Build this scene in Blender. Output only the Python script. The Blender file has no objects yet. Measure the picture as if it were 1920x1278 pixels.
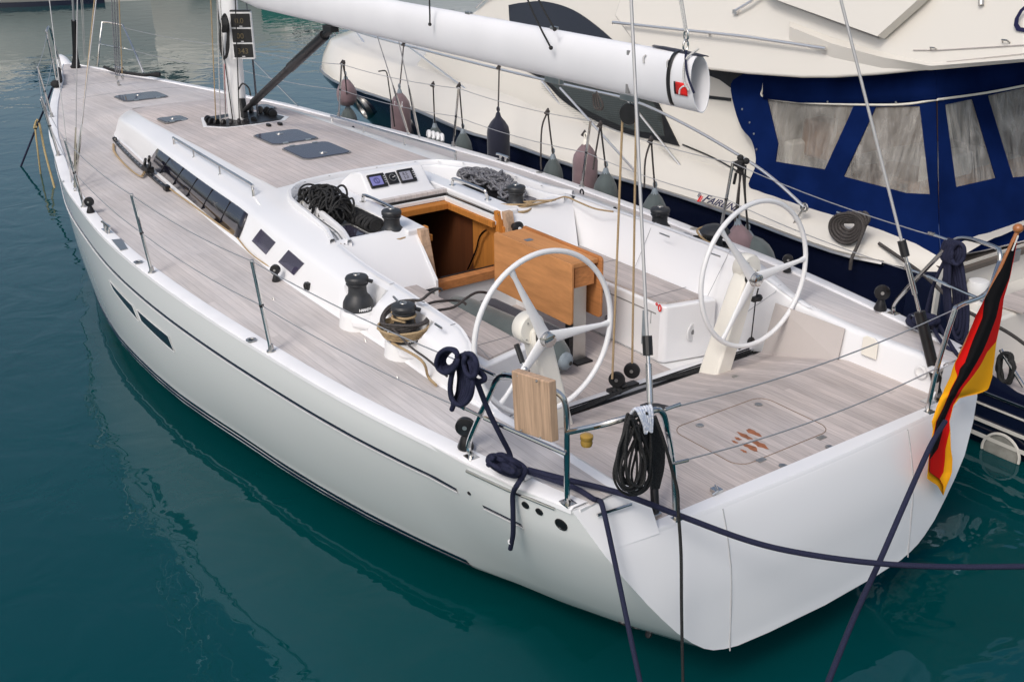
import bpy, bmesh, math, random
from mathutils import Vector as V, Matrix, Euler
random.seed(7)
S=bpy.context.scene; COL=S.collection
PI=math.pi
# ---------------------------------------------------------------- camera
CAM=V((-4.35925924,4.49326425,4.07967249)); YAW=math.radians(-35.0314313); PIT=math.radians(22.88556169); ROL=math.radians(-0.43868736); FOC=2111.245
_f=V((math.cos(YAW)*math.cos(PIT),math.sin(YAW)*math.cos(PIT),-math.sin(PIT)))
_r=V((math.sin(YAW),-math.cos(YAW),0)); _u=_r.cross(_f)
RT=_r*math.cos(ROL)+_u*math.sin(ROL); UP=-_r*math.sin(ROL)+_u*math.cos(ROL); FW=_f
cd=bpy.data.cameras.new('camera'); cam=bpy.data.objects.new('camera',cd); COL.objects.link(cam)
m=Matrix((RT,UP,-FW)).transposed().to_4x4(); m.translation=CAM; cam.matrix_world=m
cd.sensor_width=36; cd.lens=36*FOC/1920; cd.clip_start=.1; cd.clip_end=2000
cd.shift_y=0
S.camera=cam
def at(u,v,x=None,y=None,z=None,n=None,p=None):
    d=FW+RT*((u-960)/FOC)-UP*((v-639)/FOC)
    if z is not None: t=(z-CAM.z)/d.z
    elif y is not None: t=(y-CAM.y)/d.y
    elif x is not None: t=(x-CAM.x)/d.x
    else: t=(V(p)-CAM).dot(V(n))/d.dot(V(n))
    return CAM+d*t
# ---------------------------------------------------------------- materials
def newmat(name):
    mt=bpy.data.materials.new(name); mt.use_nodes=True; nt=mt.node_tree
    return mt,nt,nt.nodes['Principled BSDF']
def N(nt,t,**k):
    n=nt.nodes.new(t)
    for a,b in k.items():
        if a in n.inputs.keys(): n.inputs[a].default_value=b
        else: setattr(n,a,b)
    return n
def mat(name,c,rough=.5,metal=0,bump=0,bscale=60,var=0,vscale=3,coat=0,spec=.5,alpha=1,trans=0,ior=1.45,sheen=0):
    mt,nt,b=newmat(name); L=nt.links
    b.inputs['Base Color'].default_value=(*c,1); b.inputs['Roughness'].default_value=rough; b.inputs['Metallic'].default_value=metal
    b.inputs['Specular IOR Level'].default_value=spec; b.inputs['Coat Weight'].default_value=coat; b.inputs['Coat Roughness'].default_value=.08
    b.inputs['Alpha'].default_value=alpha; b.inputs['Transmission Weight'].default_value=trans; b.inputs['IOR'].default_value=ior
    if sheen: b.inputs['Sheen Weight'].default_value=sheen
    tc=N(nt,'ShaderNodeTexCoord')
    if var:
        no=N(nt,'ShaderNodeTexNoise'); no.inputs['Scale'].default_value=vscale; no.inputs['Detail'].default_value=5; L.new(tc.outputs['Object'],no.inputs['Vector'])
        hs=N(nt,'ShaderNodeMix',data_type='RGBA'); hs.inputs[6].default_value=(*[x*(1-var) for x in c],1); hs.inputs[7].default_value=(*[min(1,x*(1+var)) for x in c],1)
        mr=N(nt,'ShaderNodeMapRange'); mr.inputs[1].default_value=.3; mr.inputs[2].default_value=.7; L.new(no.outputs['Fac'],mr.inputs[0]); L.new(mr.outputs[0],hs.inputs[0]); L.new(hs.outputs[2],b.inputs['Base Color'])
        mr2=N(nt,'ShaderNodeMapRange'); mr2.inputs[1].default_value=.3; mr2.inputs[2].default_value=.7; mr2.inputs[3].default_value=max(.02,rough-.08); mr2.inputs[4].default_value=min(1,rough+.1); L.new(no.outputs['Fac'],mr2.inputs[0]); L.new(mr2.outputs[0],b.inputs['Roughness'])
    if bump:
        no=N(nt,'ShaderNodeTexNoise'); no.inputs['Scale'].default_value=bscale; no.inputs['Detail'].default_value=3; L.new(tc.outputs['Object'],no.inputs['Vector'])
        bp=N(nt,'ShaderNodeBump'); bp.inputs['Strength'].default_value=bump; bp.inputs['Distance'].default_value=.01; L.new(no.outputs['Fac'],bp.inputs['Height']); L.new(bp.outputs[0],b.inputs['Normal'])
    return mt
def teakmat(name,base,w=.052,ang=0,caulk=.5,axis=1,streak=1.0,gap=.06,grain=1.0,tone=False,pv=1.0):
    """planks running along x (axis=1: stripes counted across y), weathered"""
    mt,nt,b=newmat(name); L=nt.links
    tc=N(nt,'ShaderNodeTexCoord'); mp=N(nt,'ShaderNodeMapping'); mp.inputs['Rotation'].default_value=(0,0,ang); L.new(tc.outputs['Object'],mp.inputs['Vector'])
    sx=N(nt,'ShaderNodeSeparateXYZ'); L.new(mp.outputs[0],sx.inputs[0])
    zg=axis==3
    if zg: axis=0
    a=sx.outputs[axis]; al=sx.outputs[2 if zg else (0 if axis!=0 else 1)]
    dv=N(nt,'ShaderNodeMath',operation='DIVIDE'); dv.inputs[1].default_value=w; L.new(a,dv.inputs[0])
    fl=N(nt,'ShaderNodeMath',operation='FLOOR'); L.new(dv.outputs[0],fl.inputs[0])
    fr=N(nt,'ShaderNodeMath',operation='FRACT'); L.new(dv.outputs[0],fr.inputs[0])
    # plank ends: offset per plank
    wn=N(nt,'ShaderNodeTexWhiteNoise',noise_dimensions='1D'); L.new(fl.outputs[0],wn.inputs['W'])
    ad=N(nt,'ShaderNodeMath',operation='MULTIPLY_ADD'); ad.inputs[1].default_value=3.1; L.new(wn.outputs['Value'],ad.inputs[0]); L.new(al,ad.inputs[2])
    d2=N(nt,'ShaderNodeMath',operation='DIVIDE'); d2.inputs[1].default_value=1.9; L.new(ad.outputs[0],d2.inputs[0])
    f2=N(nt,'ShaderNodeMath',operation='FLOOR'); L.new(d2.outputs[0],f2.inputs[0])
    cb=N(nt,'ShaderNodeCombineXYZ'); L.new(fl.outputs[0],cb.inputs[0]); L.new(f2.outputs[0],cb.inputs[1])
    w2=N(nt,'ShaderNodeTexWhiteNoise',noise_dimensions='3D'); L.new(cb.outputs[0],w2.inputs['Vector'])
    # grain
    m2=N(nt,'ShaderNodeMapping'); s=(3.5,110,20) if axis==1 else ((70,2.2,20) if axis==0 else (2.2,20,70)); s=(70,30,2.5) if zg else s; m2.inputs['Scale'].default_value=s; L.new(mp.outputs[0],m2.inputs['Vector'])
    g=N(nt,'ShaderNodeTexNoise'); g.inputs['Scale'].default_value=1; g.inputs['Detail'].default_value=6; g.inputs['Roughness'].default_value=.65; L.new(m2.outputs[0],g.inputs['Vector'])
    big=N(nt,'ShaderNodeTexNoise'); big.inputs['Scale'].default_value=1.3; big.inputs['Detail'].default_value=6; L.new(mp.outputs[0],big.inputs['Vector'])
    dark=[x*.72 for x in base]; lite=[min(1,x*1.22) for x in base]
    cr=N(nt,'ShaderNodeMix',data_type='RGBA'); cr.inputs[6].default_value=(*[x*(1-.10*pv) for x in base],1); cr.inputs[7].default_value=(*[min(1,x*(1+.08*pv)) for x in base],1); L.new(w2.outputs['Value'],cr.inputs[0])
    gr=N(nt,'ShaderNodeMapRange'); gr.inputs[1].default_value=.3; gr.inputs[2].default_value=.7; gr.inputs[3].default_value=1-.26*grain; gr.inputs[4].default_value=1+.16*grain; L.new(g.outputs['Fac'],gr.inputs[0])
    bg=N(nt,'ShaderNodeMapRange'); bg.inputs[1].default_value=.3; bg.inputs[2].default_value=.7; bg.inputs[3].default_value=.86; bg.inputs[4].default_value=1.1; L.new(big.outputs['Fac'],bg.inputs[0])
    mm=N(nt,'ShaderNodeMath',operation='MULTIPLY'); L.new(gr.outputs[0],mm.inputs[0]); L.new(bg.outputs[0],mm.inputs[1])
    pt=N(nt,'ShaderNodeTexNoise'); pt.inputs['Scale'].default_value=.75; pt.inputs['Detail'].default_value=8; pt.inputs['Roughness'].default_value=.7; L.new(mp.outputs[0],pt.inputs['Vector'])
    pr2=N(nt,'ShaderNodeMapRange'); pr2.inputs[1].default_value=.38; pr2.inputs[2].default_value=.66; pr2.inputs[4].default_value=.6 if tone else 0; L.new(pt.outputs['Fac'],pr2.inputs[0])
    gm=N(nt,'ShaderNodeMix',data_type='RGBA'); gm.inputs[7].default_value=(base[0]*.84,base[1]*.90,base[2]*.97,1); L.new(pr2.outputs[0],gm.inputs[0]); L.new(cr.outputs[2],gm.inputs[6])
    vm=N(nt,'ShaderNodeVectorMath',operation='SCALE'); L.new(gm.outputs[2],vm.inputs[0]); L.new(mm.outputs[0],vm.inputs['Scale'])
    # caulk
    lt=N(nt,'ShaderNodeMath',operation='LESS_THAN'); lt.inputs[1].default_value=gap; L.new(fr.outputs[0],lt.inputs[0])
    mc=N(nt,'ShaderNodeMath',operation='MULTIPLY'); mc.inputs[1].default_value=caulk; L.new(lt.outputs[0],mc.inputs[0])
    cx=N(nt,'ShaderNodeMix',data_type='RGBA'); L.new(mc.outputs[0],cx.inputs[0]); L.new(vm.outputs[0],cx.inputs[6]); cx.inputs[7].default_value=(*[x*.35 for x in base],1)
    L.new(cx.outputs[2],b.inputs['Base Color']); b.inputs['Roughness'].default_value=.72; b.inputs['Specular IOR Level'].default_value=.3
    bp=N(nt,'ShaderNodeBump'); bp.inputs['Strength'].default_value=.25; bp.inputs['Distance'].default_value=.004; sb=N(nt,'ShaderNodeMath',operation='SUBTRACT'); L.new(g.outputs['Fac'],sb.inputs[0]); L.new(lt.outputs[0],sb.inputs[1]); L.new(sb.outputs[0],bp.inputs['Height']); L.new(bp.outputs[0],b.inputs['Normal'])
    return mt
def ropemat(name,c,c2=None,scale=160,amt=.5):
    mt,nt,b=newmat(name); L=nt.links; tc=N(nt,'ShaderNodeTexCoord')
    vo=N(nt,'ShaderNodeTexVoronoi'); vo.inputs['Scale'].default_value=scale; L.new(tc.outputs['Object'],vo.inputs['Vector'])
    mx=N(nt,'ShaderNodeMix',data_type='RGBA'); mx.inputs[6].default_value=(*c,1); mx.inputs[7].default_value=(*(c2 or [x*.55 for x in c]),1)
    mr=N(nt,'ShaderNodeMapRange'); mr.inputs[1].default_value=.2; mr.inputs[2].default_value=.7; L.new(vo.outputs['Distance'],mr.inputs[0]); 
    ml=N(nt,'ShaderNodeMath',operation='MULTIPLY'); ml.inputs[1].default_value=amt; L.new(mr.outputs[0],ml.inputs[0]); L.new(ml.outputs[0],mx.inputs[0]); L.new(mx.outputs[2],b.inputs['Base Color'])
    b.inputs['Roughness'].default_value=.85; b.inputs['Specular IOR Level'].default_value=.25
    bp=N(nt,'ShaderNodeBump'); bp.inputs['Strength'].default_value=.5; bp.inputs['Distance'].default_value=.003; L.new(vo.outputs['Distance'],bp.inputs['Height']); L.new(bp.outputs[0],b.inputs['Normal'])
    return mt
M={}
M['gel']=mat('white_gelcoat',(.80,.80,.81),.28,coat=.3)
M['hull']=mat('hull_paint',(.83,.84,.825),.12,coat=.5)
M['gel2']=mat('white_moulding',(.77,.77,.77),.38)
M['cream']=mat('cream_gelcoat',(.70,.668,.608),.22,coat=.35)
M['cream2']=mat('cream_plastic',(.80,.77,.69),.35,var=.03)
M['rail']=mat('toe_rail_white',(.80,.80,.815),.4,var=.03,vscale=5)
M['navy']=mat('navy_paint',(.006,.009,.028),.12,coat=.4)
M['black']=mat('black_plastic',(.012,.012,.013),.4,var=.2,vscale=20)
M['blackm']=mat('black_anodised',(.018,.018,.02),.34,metal=.3,var=.25,vscale=14)
M['winch']=mat('winch_black',(.028,.030,.033),.42,bump=.15,bscale=300,var=.25,vscale=30)
M['rubber']=mat('grey_rubber',(.22,.22,.22),.6)
M['seam']=mat('pale_seam',(.42,.42,.43),.6)
M['chrome']=mat('bright_chrome',(.82,.81,.80),.28,metal=.85)
M['steel']=mat('stainless',(.62,.61,.59),.14,metal=1,var=.08,vscale=8)
M['steelr']=mat('brushed_steel',(.50,.49,.47),.35,metal=1,var=.1,vscale=8)
M['wire']=mat('wire_rope',(.46,.46,.47),.45,metal=.6)
M['alu']=mat('mast_white',(.80,.80,.80),.3,coat=.2,var=.02)
M['boom']=mat('boom_white',(.78,.78,.80),.38,var=.03,vscale=2,bump=.05,bscale=8)
M['glass']=mat('dark_acrylic',(.010,.010,.018),.05,coat=.5)
M['glassp']=mat('purple_acrylic',(.055,.05,.085),.08,coat=.5)
M['hatch']=mat('smoked_hatch',(.040,.037,.055),.10,var=.15,vscale=5,spec=.4)
M['teak']=teakmat('weathered_teak',(.62,.57,.545),caulk=.38,grain=.6,tone=True)
M['teakc']=teakmat('weathered_teak_aft',(.56,.49,.455),w=.055,caulk=.35,grain=1.0,tone=True,pv=1.8)
M['teakroof']=teakmat('weathered_teak_roof',(.60,.53,.50),w=.062,caulk=.6,grain=.75,tone=True)
M['teakv']=teakmat('varnished_teak',(.56,.255,.095),w=.3,caulk=.3,gap=.01,grain=.8)
M['teakvv']=teakmat('varnished_teak_side',(.50,.205,.07),w=.25,caulk=.2,axis=2,gap=.008,grain=1.1)
M['teakrawv']=teakmat('raw_teak_upright',(.50,.34,.23),w=.022,caulk=.25,axis=3,grain=1.3)
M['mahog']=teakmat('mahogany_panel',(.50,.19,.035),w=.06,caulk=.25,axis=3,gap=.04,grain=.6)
M['mahog_shaded']=teakmat('shaded_mahogany',(.10,.030,.009),w=.05,caulk=.4,axis=3,gap=.05,grain=.6)  # mahogany with the darkness of the unlit cabin put into its colour
M['stay']=mat('grey_stay',(.42,.42,.42),.6,metal=.2)
M['beige']=ropemat('beige_rope',(.46,.34,.20),(.25,.17,.09))
M['blackrope']=ropemat('black_rope',(.014,.014,.015),(.05,.05,.05),amt=.6)
M['navyrope']=ropemat('navy_rope',(.012,.014,.035),(.03,.033,.07),scale=220,amt=.6)
M['greyrope']=ropemat('grey_rope',(.27,.27,.28),(.05,.05,.07),scale=110,amt=.8)
M['brownrope']=ropemat('brown_rope',(.10,.09,.085),(.04,.035,.035),scale=150,amt=.8)
M['whiterope']=ropemat('white_blue_rope',(.74,.75,.77),(.30,.38,.55),scale=90,amt=.6)
M['whiter']=ropemat('white_rope',(.62,.61,.58),(.3,.3,.3),scale=150)
M['yellowstick']=ropemat('tan_rope',(.42,.33,.17),(.2,.15,.08),scale=60)
M['fgrey']=mat('grey_fender_cover',(.085,.105,.105),.8,bump=.2,bscale=250,var=.15,vscale=6,sheen=.3)
M['fpurple']=mat('faded_purple_cover',(.20,.135,.145),.85,bump=.2,bscale=250,var=.2,vscale=6,sheen=.3)
M['fnavy']=mat('navy_fender_cover',(.010,.012,.028),.85,bump=.2,bscale=250,sheen=.3)
M['fcap']=mat('fender_rubber',(.22,.26,.29),.55,var=.2,vscale=20)
M['canvas']=mat('blue_canvas',(.004,.0135,.072),.95,spec=.02,bump=.5,bscale=9,var=.25,vscale=3)
M['pvc']=mat('clear_vinyl',(.42,.40,.37),.06,alpha=.34,var=.3,vscale=6,spec=.7,coat=.6)
def _wr(mt,sc,st):
    nt=mt.node_tree; b=nt.nodes['Principled BSDF']; tc=N(nt,'ShaderNodeTexCoord'); mp=N(nt,'ShaderNodeMapping'); mp.inputs['Rotation'].default_value=(0,math.radians(28),0); mp.inputs['Scale'].default_value=(sc,sc,sc*.28); nt.links.new(tc.outputs['Object'],mp.inputs['Vector'])
    no=N(nt,'ShaderNodeTexNoise'); no.inputs['Scale'].default_value=1; no.inputs['Detail'].default_value=5; no.inputs['Distortion'].default_value=1.2; nt.links.new(mp.outputs[0],no.inputs['Vector'])
    bp=N(nt,'ShaderNodeBump'); bp.inputs['Strength'].default_value=1; bp.inputs['Distance'].default_value=st; nt.links.new(no.outputs['Fac'],bp.inputs['Height']); nt.links.new(bp.outputs[0],b.inputs['Normal']); nt.links.new(bp.outputs[0],b.inputs['Coat Normal'])
_wr(M['pvc'],4,.07)
def _al(mt):
    nt=mt.node_tree; b=nt.nodes['Principled BSDF']; tc=N(nt,'ShaderNodeTexCoord'); mp=N(nt,'ShaderNodeMapping'); mp.inputs['Rotation'].default_value=(0,math.radians(28),0); mp.inputs['Scale'].default_value=(5,5,1.3); nt.links.new(tc.outputs['Object'],mp.inputs['Vector'])
    no=N(nt,'ShaderNodeTexNoise'); no.inputs['Scale'].default_value=1; no.inputs['Detail'].default_value=6; no.inputs['Roughness'].default_value=.65; no.inputs['Distortion'].default_value=1.5; nt.links.new(mp.outputs[0],no.inputs['Vector'])
    mr=N(nt,'ShaderNodeMapRange'); mr.inputs[1].default_value=.42; mr.inputs[2].default_value=.68; mr.inputs[3].default_value=.20; mr.inputs[4].default_value=.52; nt.links.new(no.outputs['Fac'],mr.inputs[0]); nt.links.new(mr.outputs[0],b.inputs['Alpha'])
_al(M['pvc'])
M['red']=mat('red_mark',(.75,.02,.015),.4)
M['ink']=mat('navy_ink',(.012,.012,.06),.4)
M['whitem']=mat('white_mark',(.8,.8,.8),.4)
M['lcd']=mat('grey_lcd',(.30,.30,.36),.2)
M['lcdb']=mat('blue_lcd',(.22,.22,.5),.2)
M['brass']=mat('yellow_lens',(.34,.21,.04),.25,coat=.4)
M['cloth']=mat('pale_shade_panel',(.50,.46,.44),.75,var=.05)
M['brown']=mat('brown_boot',(.10,.05,.025),.5)
# ---------------------------------------------------------------- mesh builder
class MB:
    def __init__(s): s.v=[];s.f=[];s.m=[];s.cur=0
    def add(s,vs,fs,mi=None):
        o=len(s.v); s.v+= [tuple(p) for p in vs]; s.f+=[tuple(o+i for i in f) for f in fs]; s.m+=[s.cur if mi is None else mi]*len(fs); return s
    def grid(s,rows,cu=False,cv=False,mi=None,fm=None):
        n=len(rows);k=len(rows[0]);vs=[p for r in rows for p in r];fs=[];ms=[]
        for i in range(n if cu else n-1):
            for j in range(k if cv else k-1):
                a=i*k+j;b=i*k+(j+1)%k;c=((i+1)%n)*k+(j+1)%k;d=((i+1)%n)*k+j
                fs.append((a,b,c,d))
        o=len(s.v); s.v+=[tuple(p) for p in vs]; s.f+=[tuple(o+i for i in f) for f in fs]
        for f in fs:
            s.m.append(fm(sum((V(vs[i]) for i in f),V())/4) if fm else (s.cur if mi is None else mi))
        return s
    def tube(s,pts,r,n=8,closed=False,cap=True,mi=None):
        pts=[V(p) for p in pts]; k=len(pts); R=r if callable(r) else (lambda t:r)
        tg=[]
        for i in range(k):
            a=pts[(i-1)%k] if (closed or i>0) else pts[i]; b=pts[(i+1)%k] if (closed or i<k-1) else pts[i]
            t=(b-a); tg.append(t.normalized() if t.length>1e-9 else V((0,0,1)))
        u=tg[0].orthogonal().normalized(); rows=[]
        for i in range(k):
            u=(u-tg[i]*u.dot(tg[i])); u=u.normalized() if u.length>1e-6 else tg[i].orthogonal().normalized()
            w=tg[i].cross(u); rr=R(i/(k-1) if k>1 else 0)
            rows.append([pts[i]+(u*math.cos(2*PI*j/n)+w*math.sin(2*PI*j/n))*rr for j in range(n)])
        o=len(s.v); s.grid(rows,cu=closed,cv=True,mi=mi)
        if cap and not closed:
            s.f.append(tuple(o+j for j in range(n))[::-1]); s.f.append(tuple(o+(k-1)*n+j for j in range(n))); s.m+=[s.cur if mi is None else mi]*2
        return s
    def prism(s,poly,vec,mi=None):
        n=len(poly);poly=[V(p) for p in poly];vec=V(vec)
        vs=poly+[p+vec for p in poly]
        fs=[tuple(range(n))[::-1],tuple(range(n,2*n))]+[(i,(i+1)%n,n+(i+1)%n,n+i) for i in range(n)]
        return s.add(vs,fs,mi)
    def box(s,c,sz,ax=None,mi=None):
        c=V(c); X,Y,Z=(V(a).normalized() for a in ax) if ax else (V((1,0,0)),V((0,1,0)),V((0,0,1)))
        vs=[c+X*(sx*sz[0]/2)+Y*(sy*sz[1]/2)+Z*(sz_*sz[2]/2) for sx in(-1,1) for sy in(-1,1) for sz_ in(-1,1)]
        return s.add(vs,[(0,1,3,2),(4,6,7,5),(0,4,5,1),(2,3,7,6),(0,2,6,4),(1,5,7,3)],mi)
    def lathe(s,prof,o=(0,0,0),axis=(0,0,1),n=24,mi=None,fm=None):
        o=V(o);a=V(axis).normalized();u=a.orthogonal().normalized();w=a.cross(u)
        rows=[[o+a*h+(u*math.cos(2*PI*j/n)+w*math.sin(2*PI*j/n))*r for j in range(n)] for r,h in prof]
        b=len(s.v); s.grid(rows,cv=True,mi=mi)
        k=s.cur if mi is None else mi
        if prof[0][0]>1e-4: s.f.append(tuple(b+j for j in range(n))[::-1]); s.m.append(k)
        if prof[-1][0]>1e-4: s.f.append(tuple(b+(len(prof)-1)*n+j for j in range(n))); s.m.append(k)
        return s
    def ball(s,c,r,n=12,mi=None,sc=(1,1,1)):
        k=max(4,n//2); rows=[[V(c)+V((math.cos(2*PI*j/n)*math.sin(PI*i/k)*r*sc[0],math.sin(2*PI*j/n)*math.sin(PI*i/k)*r*sc[1],-math.cos(PI*i/k)*r*sc[2])) for j in range(n)] for i in range(k+1)]
        return s.grid(rows,cv=True,mi=mi)
    def text(s,t,o,X,Y,size=.1,depth=.003,mi=None,shear=0,bold=0):
        cu=bpy.data.curves.new('t','FONT'); cu.body=t; cu.size=size; cu.extrude=depth/2; cu.shear=shear; cu.offset=bold; cu.resolution_u=3
        ob=bpy.data.objects.new('t',cu); COL.objects.link(ob); bpy.context.view_layer.update()
        me=ob.evaluated_get(bpy.context.evaluated_depsgraph_get()).to_mesh()
        X=V(X).normalized();Y=V(Y);Y=(Y-X*Y.dot(X)).normalized();Z=X.cross(Y);o=V(o)
        s.add([o+X*v.co.x+Y*v.co.y+Z*v.co.z for v in me.vertices],[tuple(p.vertices) for p in me.polygons],mi)
        bpy.data.objects.remove(ob); return s
def curve(pts,n=8,closed=False):
    pts=[V(p) for p in pts];k=len(pts);out=[]
    rng=range(k) if closed else range(k-1)
    for i in rng:
        p1=pts[i];p2=pts[(i+1)%k]
        p0=pts[(i-1)%k] if (closed or i>0) else p1*2-p2
        p3=pts[(i+2)%k] if (closed or i<k-2) else p2*2-p1
        for j in range(n):
            t=j/n; out.append(.5*((2*p1)+(p2-p0)*t+(2*p0-5*p1+4*p2-p3)*t*t+(3*p1-p0-3*p2+p3)*t**3))
    if not closed: out.append(pts[-1])
    return out
def interp(tab,x,k=1):
    if x<=tab[0][0]: return tab[0][k]
    if x>=tab[-1][0]: return tab[-1][k]
    for i in range(len(tab)-1):
        if tab[i][0]<=x<=tab[i+1][0]:
            x1,x2=tab[i][0],tab[i+1][0];y1,y2=tab[i][k],tab[i+1][k]
            m1=(y2-tab[i-1][k])/(x2-tab[i-1][0]) if i>0 else (y2-y1)/(x2-x1)
            m2=(tab[i+2][k]-y1)/(tab[i+2][0]-x1) if i<len(tab)-2 else (y2-y1)/(x2-x1)
            h=x2-x1;t=(x-x1)/h
            return (2*t**3-3*t*t+1)*y1+(t**3-2*t*t+t)*h*m1+(-2*t**3+3*t*t)*y2+(t**3-t*t)*h*m2
def link(o,parent):
    COL.objects.link(o)
    if parent is not None:
        o.parent=parent
        w=Matrix.Translation(parent['_o']) if '_o' in parent.keys() else Matrix.Identity(4)
        o.matrix_parent_inverse=w.inverted()
    return o
def obj(name,mb,mats,parent=None,smooth=35,bevel=0,label=None,cat=None,group=None,kind=None,seg=2):
    me=bpy.data.meshes.new(name); me.from_pydata(mb.v,[],mb.f); 
    for mm in (mats if isinstance(mats,(list,tuple)) else [mats]): me.materials.append(M[mm] if isinstance(mm,str) else mm)
    me.polygons.foreach_set('material_index',mb.m)
    bm=bmesh.new(); bm.from_mesh(me); bmesh.ops.remove_doubles(bm,verts=bm.verts,dist=1e-5); bmesh.ops.recalc_face_normals(bm,faces=bm.faces); bm.to_mesh(me); bm.free()
    if smooth: me.shade_smooth(); me.set_sharp_from_angle(angle=math.radians(smooth))
    o=bpy.data.objects.new(name,me)
    link(o,parent)
    if bevel:
        b=o.modifiers.new('bevel','BEVEL'); b.width=bevel; b.segments=seg; b.limit_method='ANGLE'; b.angle_limit=math.radians(40); b.harden_normals=True
    tag(o,label,cat,group,kind); return o
def tag(o,label=None,cat=None,group=None,kind=None):
    if label:o['label']=label
    if cat:o['category']=cat
    if group:o['group']=group
    if kind:o['kind']=kind
    return o
ROOTS=[]
def thing(name,label,cat,loc,group=None):
    o=bpy.data.objects.new(name,None); COL.objects.link(o); o.location=loc; o.empty_display_size=.2
    o['_o']=tuple(loc); ROOTS.append(o); return tag(o,label,cat,group)
def mir(p): return V((p[0],-p[1],p[2]))

M['hatchline']=mat('hatch_line',(.22,.16,.12),.7)
def autosplit(names):
    for o in list(bpy.data.objects):
        if o.type!='MESH' or o.name.split('.')[0] not in names: continue
        me=o.data; bm=bmesh.new(); bm.from_mesh(me); bm.verts.ensure_lookup_table()
        seen=set(); isl=[]
        for v in bm.verts:
            if v.index in seen: continue
            st=[v]; seen.add(v.index); cur=[]
            while st:
                w=st.pop(); cur.append(w.index)
                for e in w.link_edges:
                    q=e.other_vert(w)
                    if q.index not in seen: seen.add(q.index); st.append(q)
            isl.append(cur)
        bb=[]
        for c in isl:
            P=[bm.verts[i].co for i in c]; bb.append([min(p[k] for p in P)-.006 for k in range(3)]+[max(p[k] for p in P)+.006 for k in range(3)])
        par=list(range(len(isl)))
        def fd(i):
            while par[i]!=i: i=par[i]
            return i
        for i in range(len(isl)):
            for j in range(i):
                a,b=bb[i],bb[j]
                if all(a[k]<=b[k+3] and b[k]<=a[k+3] for k in range(3)): par[fd(i)]=fd(j)
        gr={}
        for i in range(len(isl)): gr.setdefault(fd(i),[]).extend(isl[i])
        gr=list(gr.values())
        if len(gr)<2 or len(gr)>90: bm.free(); continue
        base=o.name.split('.')[0]
        for gi,g in enumerate(gr):
            b2=bm.copy(); b2.verts.ensure_lookup_table(); keep=set(g)
            bmesh.ops.delete(b2,geom=[v for v in b2.verts if v.index not in keep],context='VERTS')
            m2=me.copy() if gi else me
            if gi==0: first=b2; continue
            b2.to_mesh(m2); b2.free(); n=o.copy(); n.data=m2; n.name=base; COL.objects.link(n)
        first.to_mesh(me); first.free(); bm.free()
# ================================================================ SAILING YACHT
WL=-.13
Y=thing('sailing_yacht','large white sailing yacht with pale teak decks, twin wheels and open cockpit','sailing yacht',(6.5,0,WL))
SH=[(-.72,1.60,1.24),(-.5,1.66,1.24),(0,1.76,1.243),(1,1.925,1.241),(2,2.02,1.236),(3,2.09,1.235),(4,2.12,1.235),(5,2.10,1.237),(6,2.015,1.241),(7,1.895,1.248),(8,1.70,1.262),(9,1.50,1.285),(10,1.245,1.297),(11,.965,1.308),(12,.65,1.325),(13,.335,1.335),(13.9,.03,1.34)]
LB=[(-1.03,.88),(-.36,.98),(.54,1.31),(1.44,1.56),(2.26,1.717),(2.9,1.80),(4.1,1.944),(5.37,1.965),(6.2,1.89),(7,1.76),(8,1.52),(9,1.26),(10,.98),(11,.69),(12,.41),(13,.17),(13.9,.02)]
KB=[(-1.03,.20),(0,.0),(1,-.15),(3,-.45),(6,-.6),(9,-.5),(12,-.35),(13.2,-.25),(13.9,-.1)]
PW=[(-1.03,1.12),(0,1.3),(2,1.7),(5,2.4),(9,1.7),(13.9,1.1)]
def shy(x): return interp(SH,x,1)
def shz(x): return interp(SH,x,2)
def hy(x,z):
    zs=shz(max(x,-.72)); ys=shy(x) if x>-.72 else 1.60-(-.72-x)*.45
    zr=.1 if x>-.4 else .1+(-.4-x)/.63*.164
    zk=interp(KB,x); yb=interp(LB,x)
    if z>=zr:
        t=min(1,(z-zr)/(zs-zr)); return yb+(ys-yb)*(1-(1-t)**interp(PW,x))
    u=min(1,(zr-z)/max(.02,zr-zk)); return yb*math.sqrt(max(0,1-u*u))
TE=[(1.24,-.72,1.60),(1.02,-.85,1.50),(.885,-.9,1.418),(.71,-.95,1.30),(.54,-.975,1.17),(.47,-.98,1.11),(.37,-.995,1.01),(.30,-1.0,.925),(.264,-1.005,.86),(.24,-1.01,.785),(.222,-1.016,.69),(.209,-1.024,.45),(.20,-1.03,0)]
def tend(z):
    if z>=1.24: return (-.72,1.60)
    for i in range(len(TE)-1):
        if TE[i][0]>=z>=TE[i+1][0]:
            t=(TE[i][0]-z)/(TE[i][0]-TE[i+1][0]); return (TE[i][1]+(TE[i+1][1]-TE[i][1])*t,TE[i][2]+(TE[i+1][2]-TE[i][2])*t)
    return (-1.03,0)
XS=[-.72,-.6,-.36,0,.3,.6]+[1+.5*i for i in range(25)]+[13.25,13.5,13.7,13.9]
def levels(x):
    zs=shz(x); zr=.1; zk=interp(KB,x)
    L=[zs-(zs-zr)*t for t in (0,.08,.16,.24,.33,.43,.54,.66,.78,.9,1)]+[.06]
    return L+[.045-(.045-zk)*math.sin(PI/2*i/6) if zk<.03 else .045+(zk-.045)*i/6 for i in range(7)]
TL=[1.24,1.155,1.07,1.02,.95,.885,.80,.71,.59,.47,.37,.30]+[.264,.24,.222,.215,.209,.204,.20]
rows=[[V((tend(z)[0],tend(z)[1],z)) for z in TL]]
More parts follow.
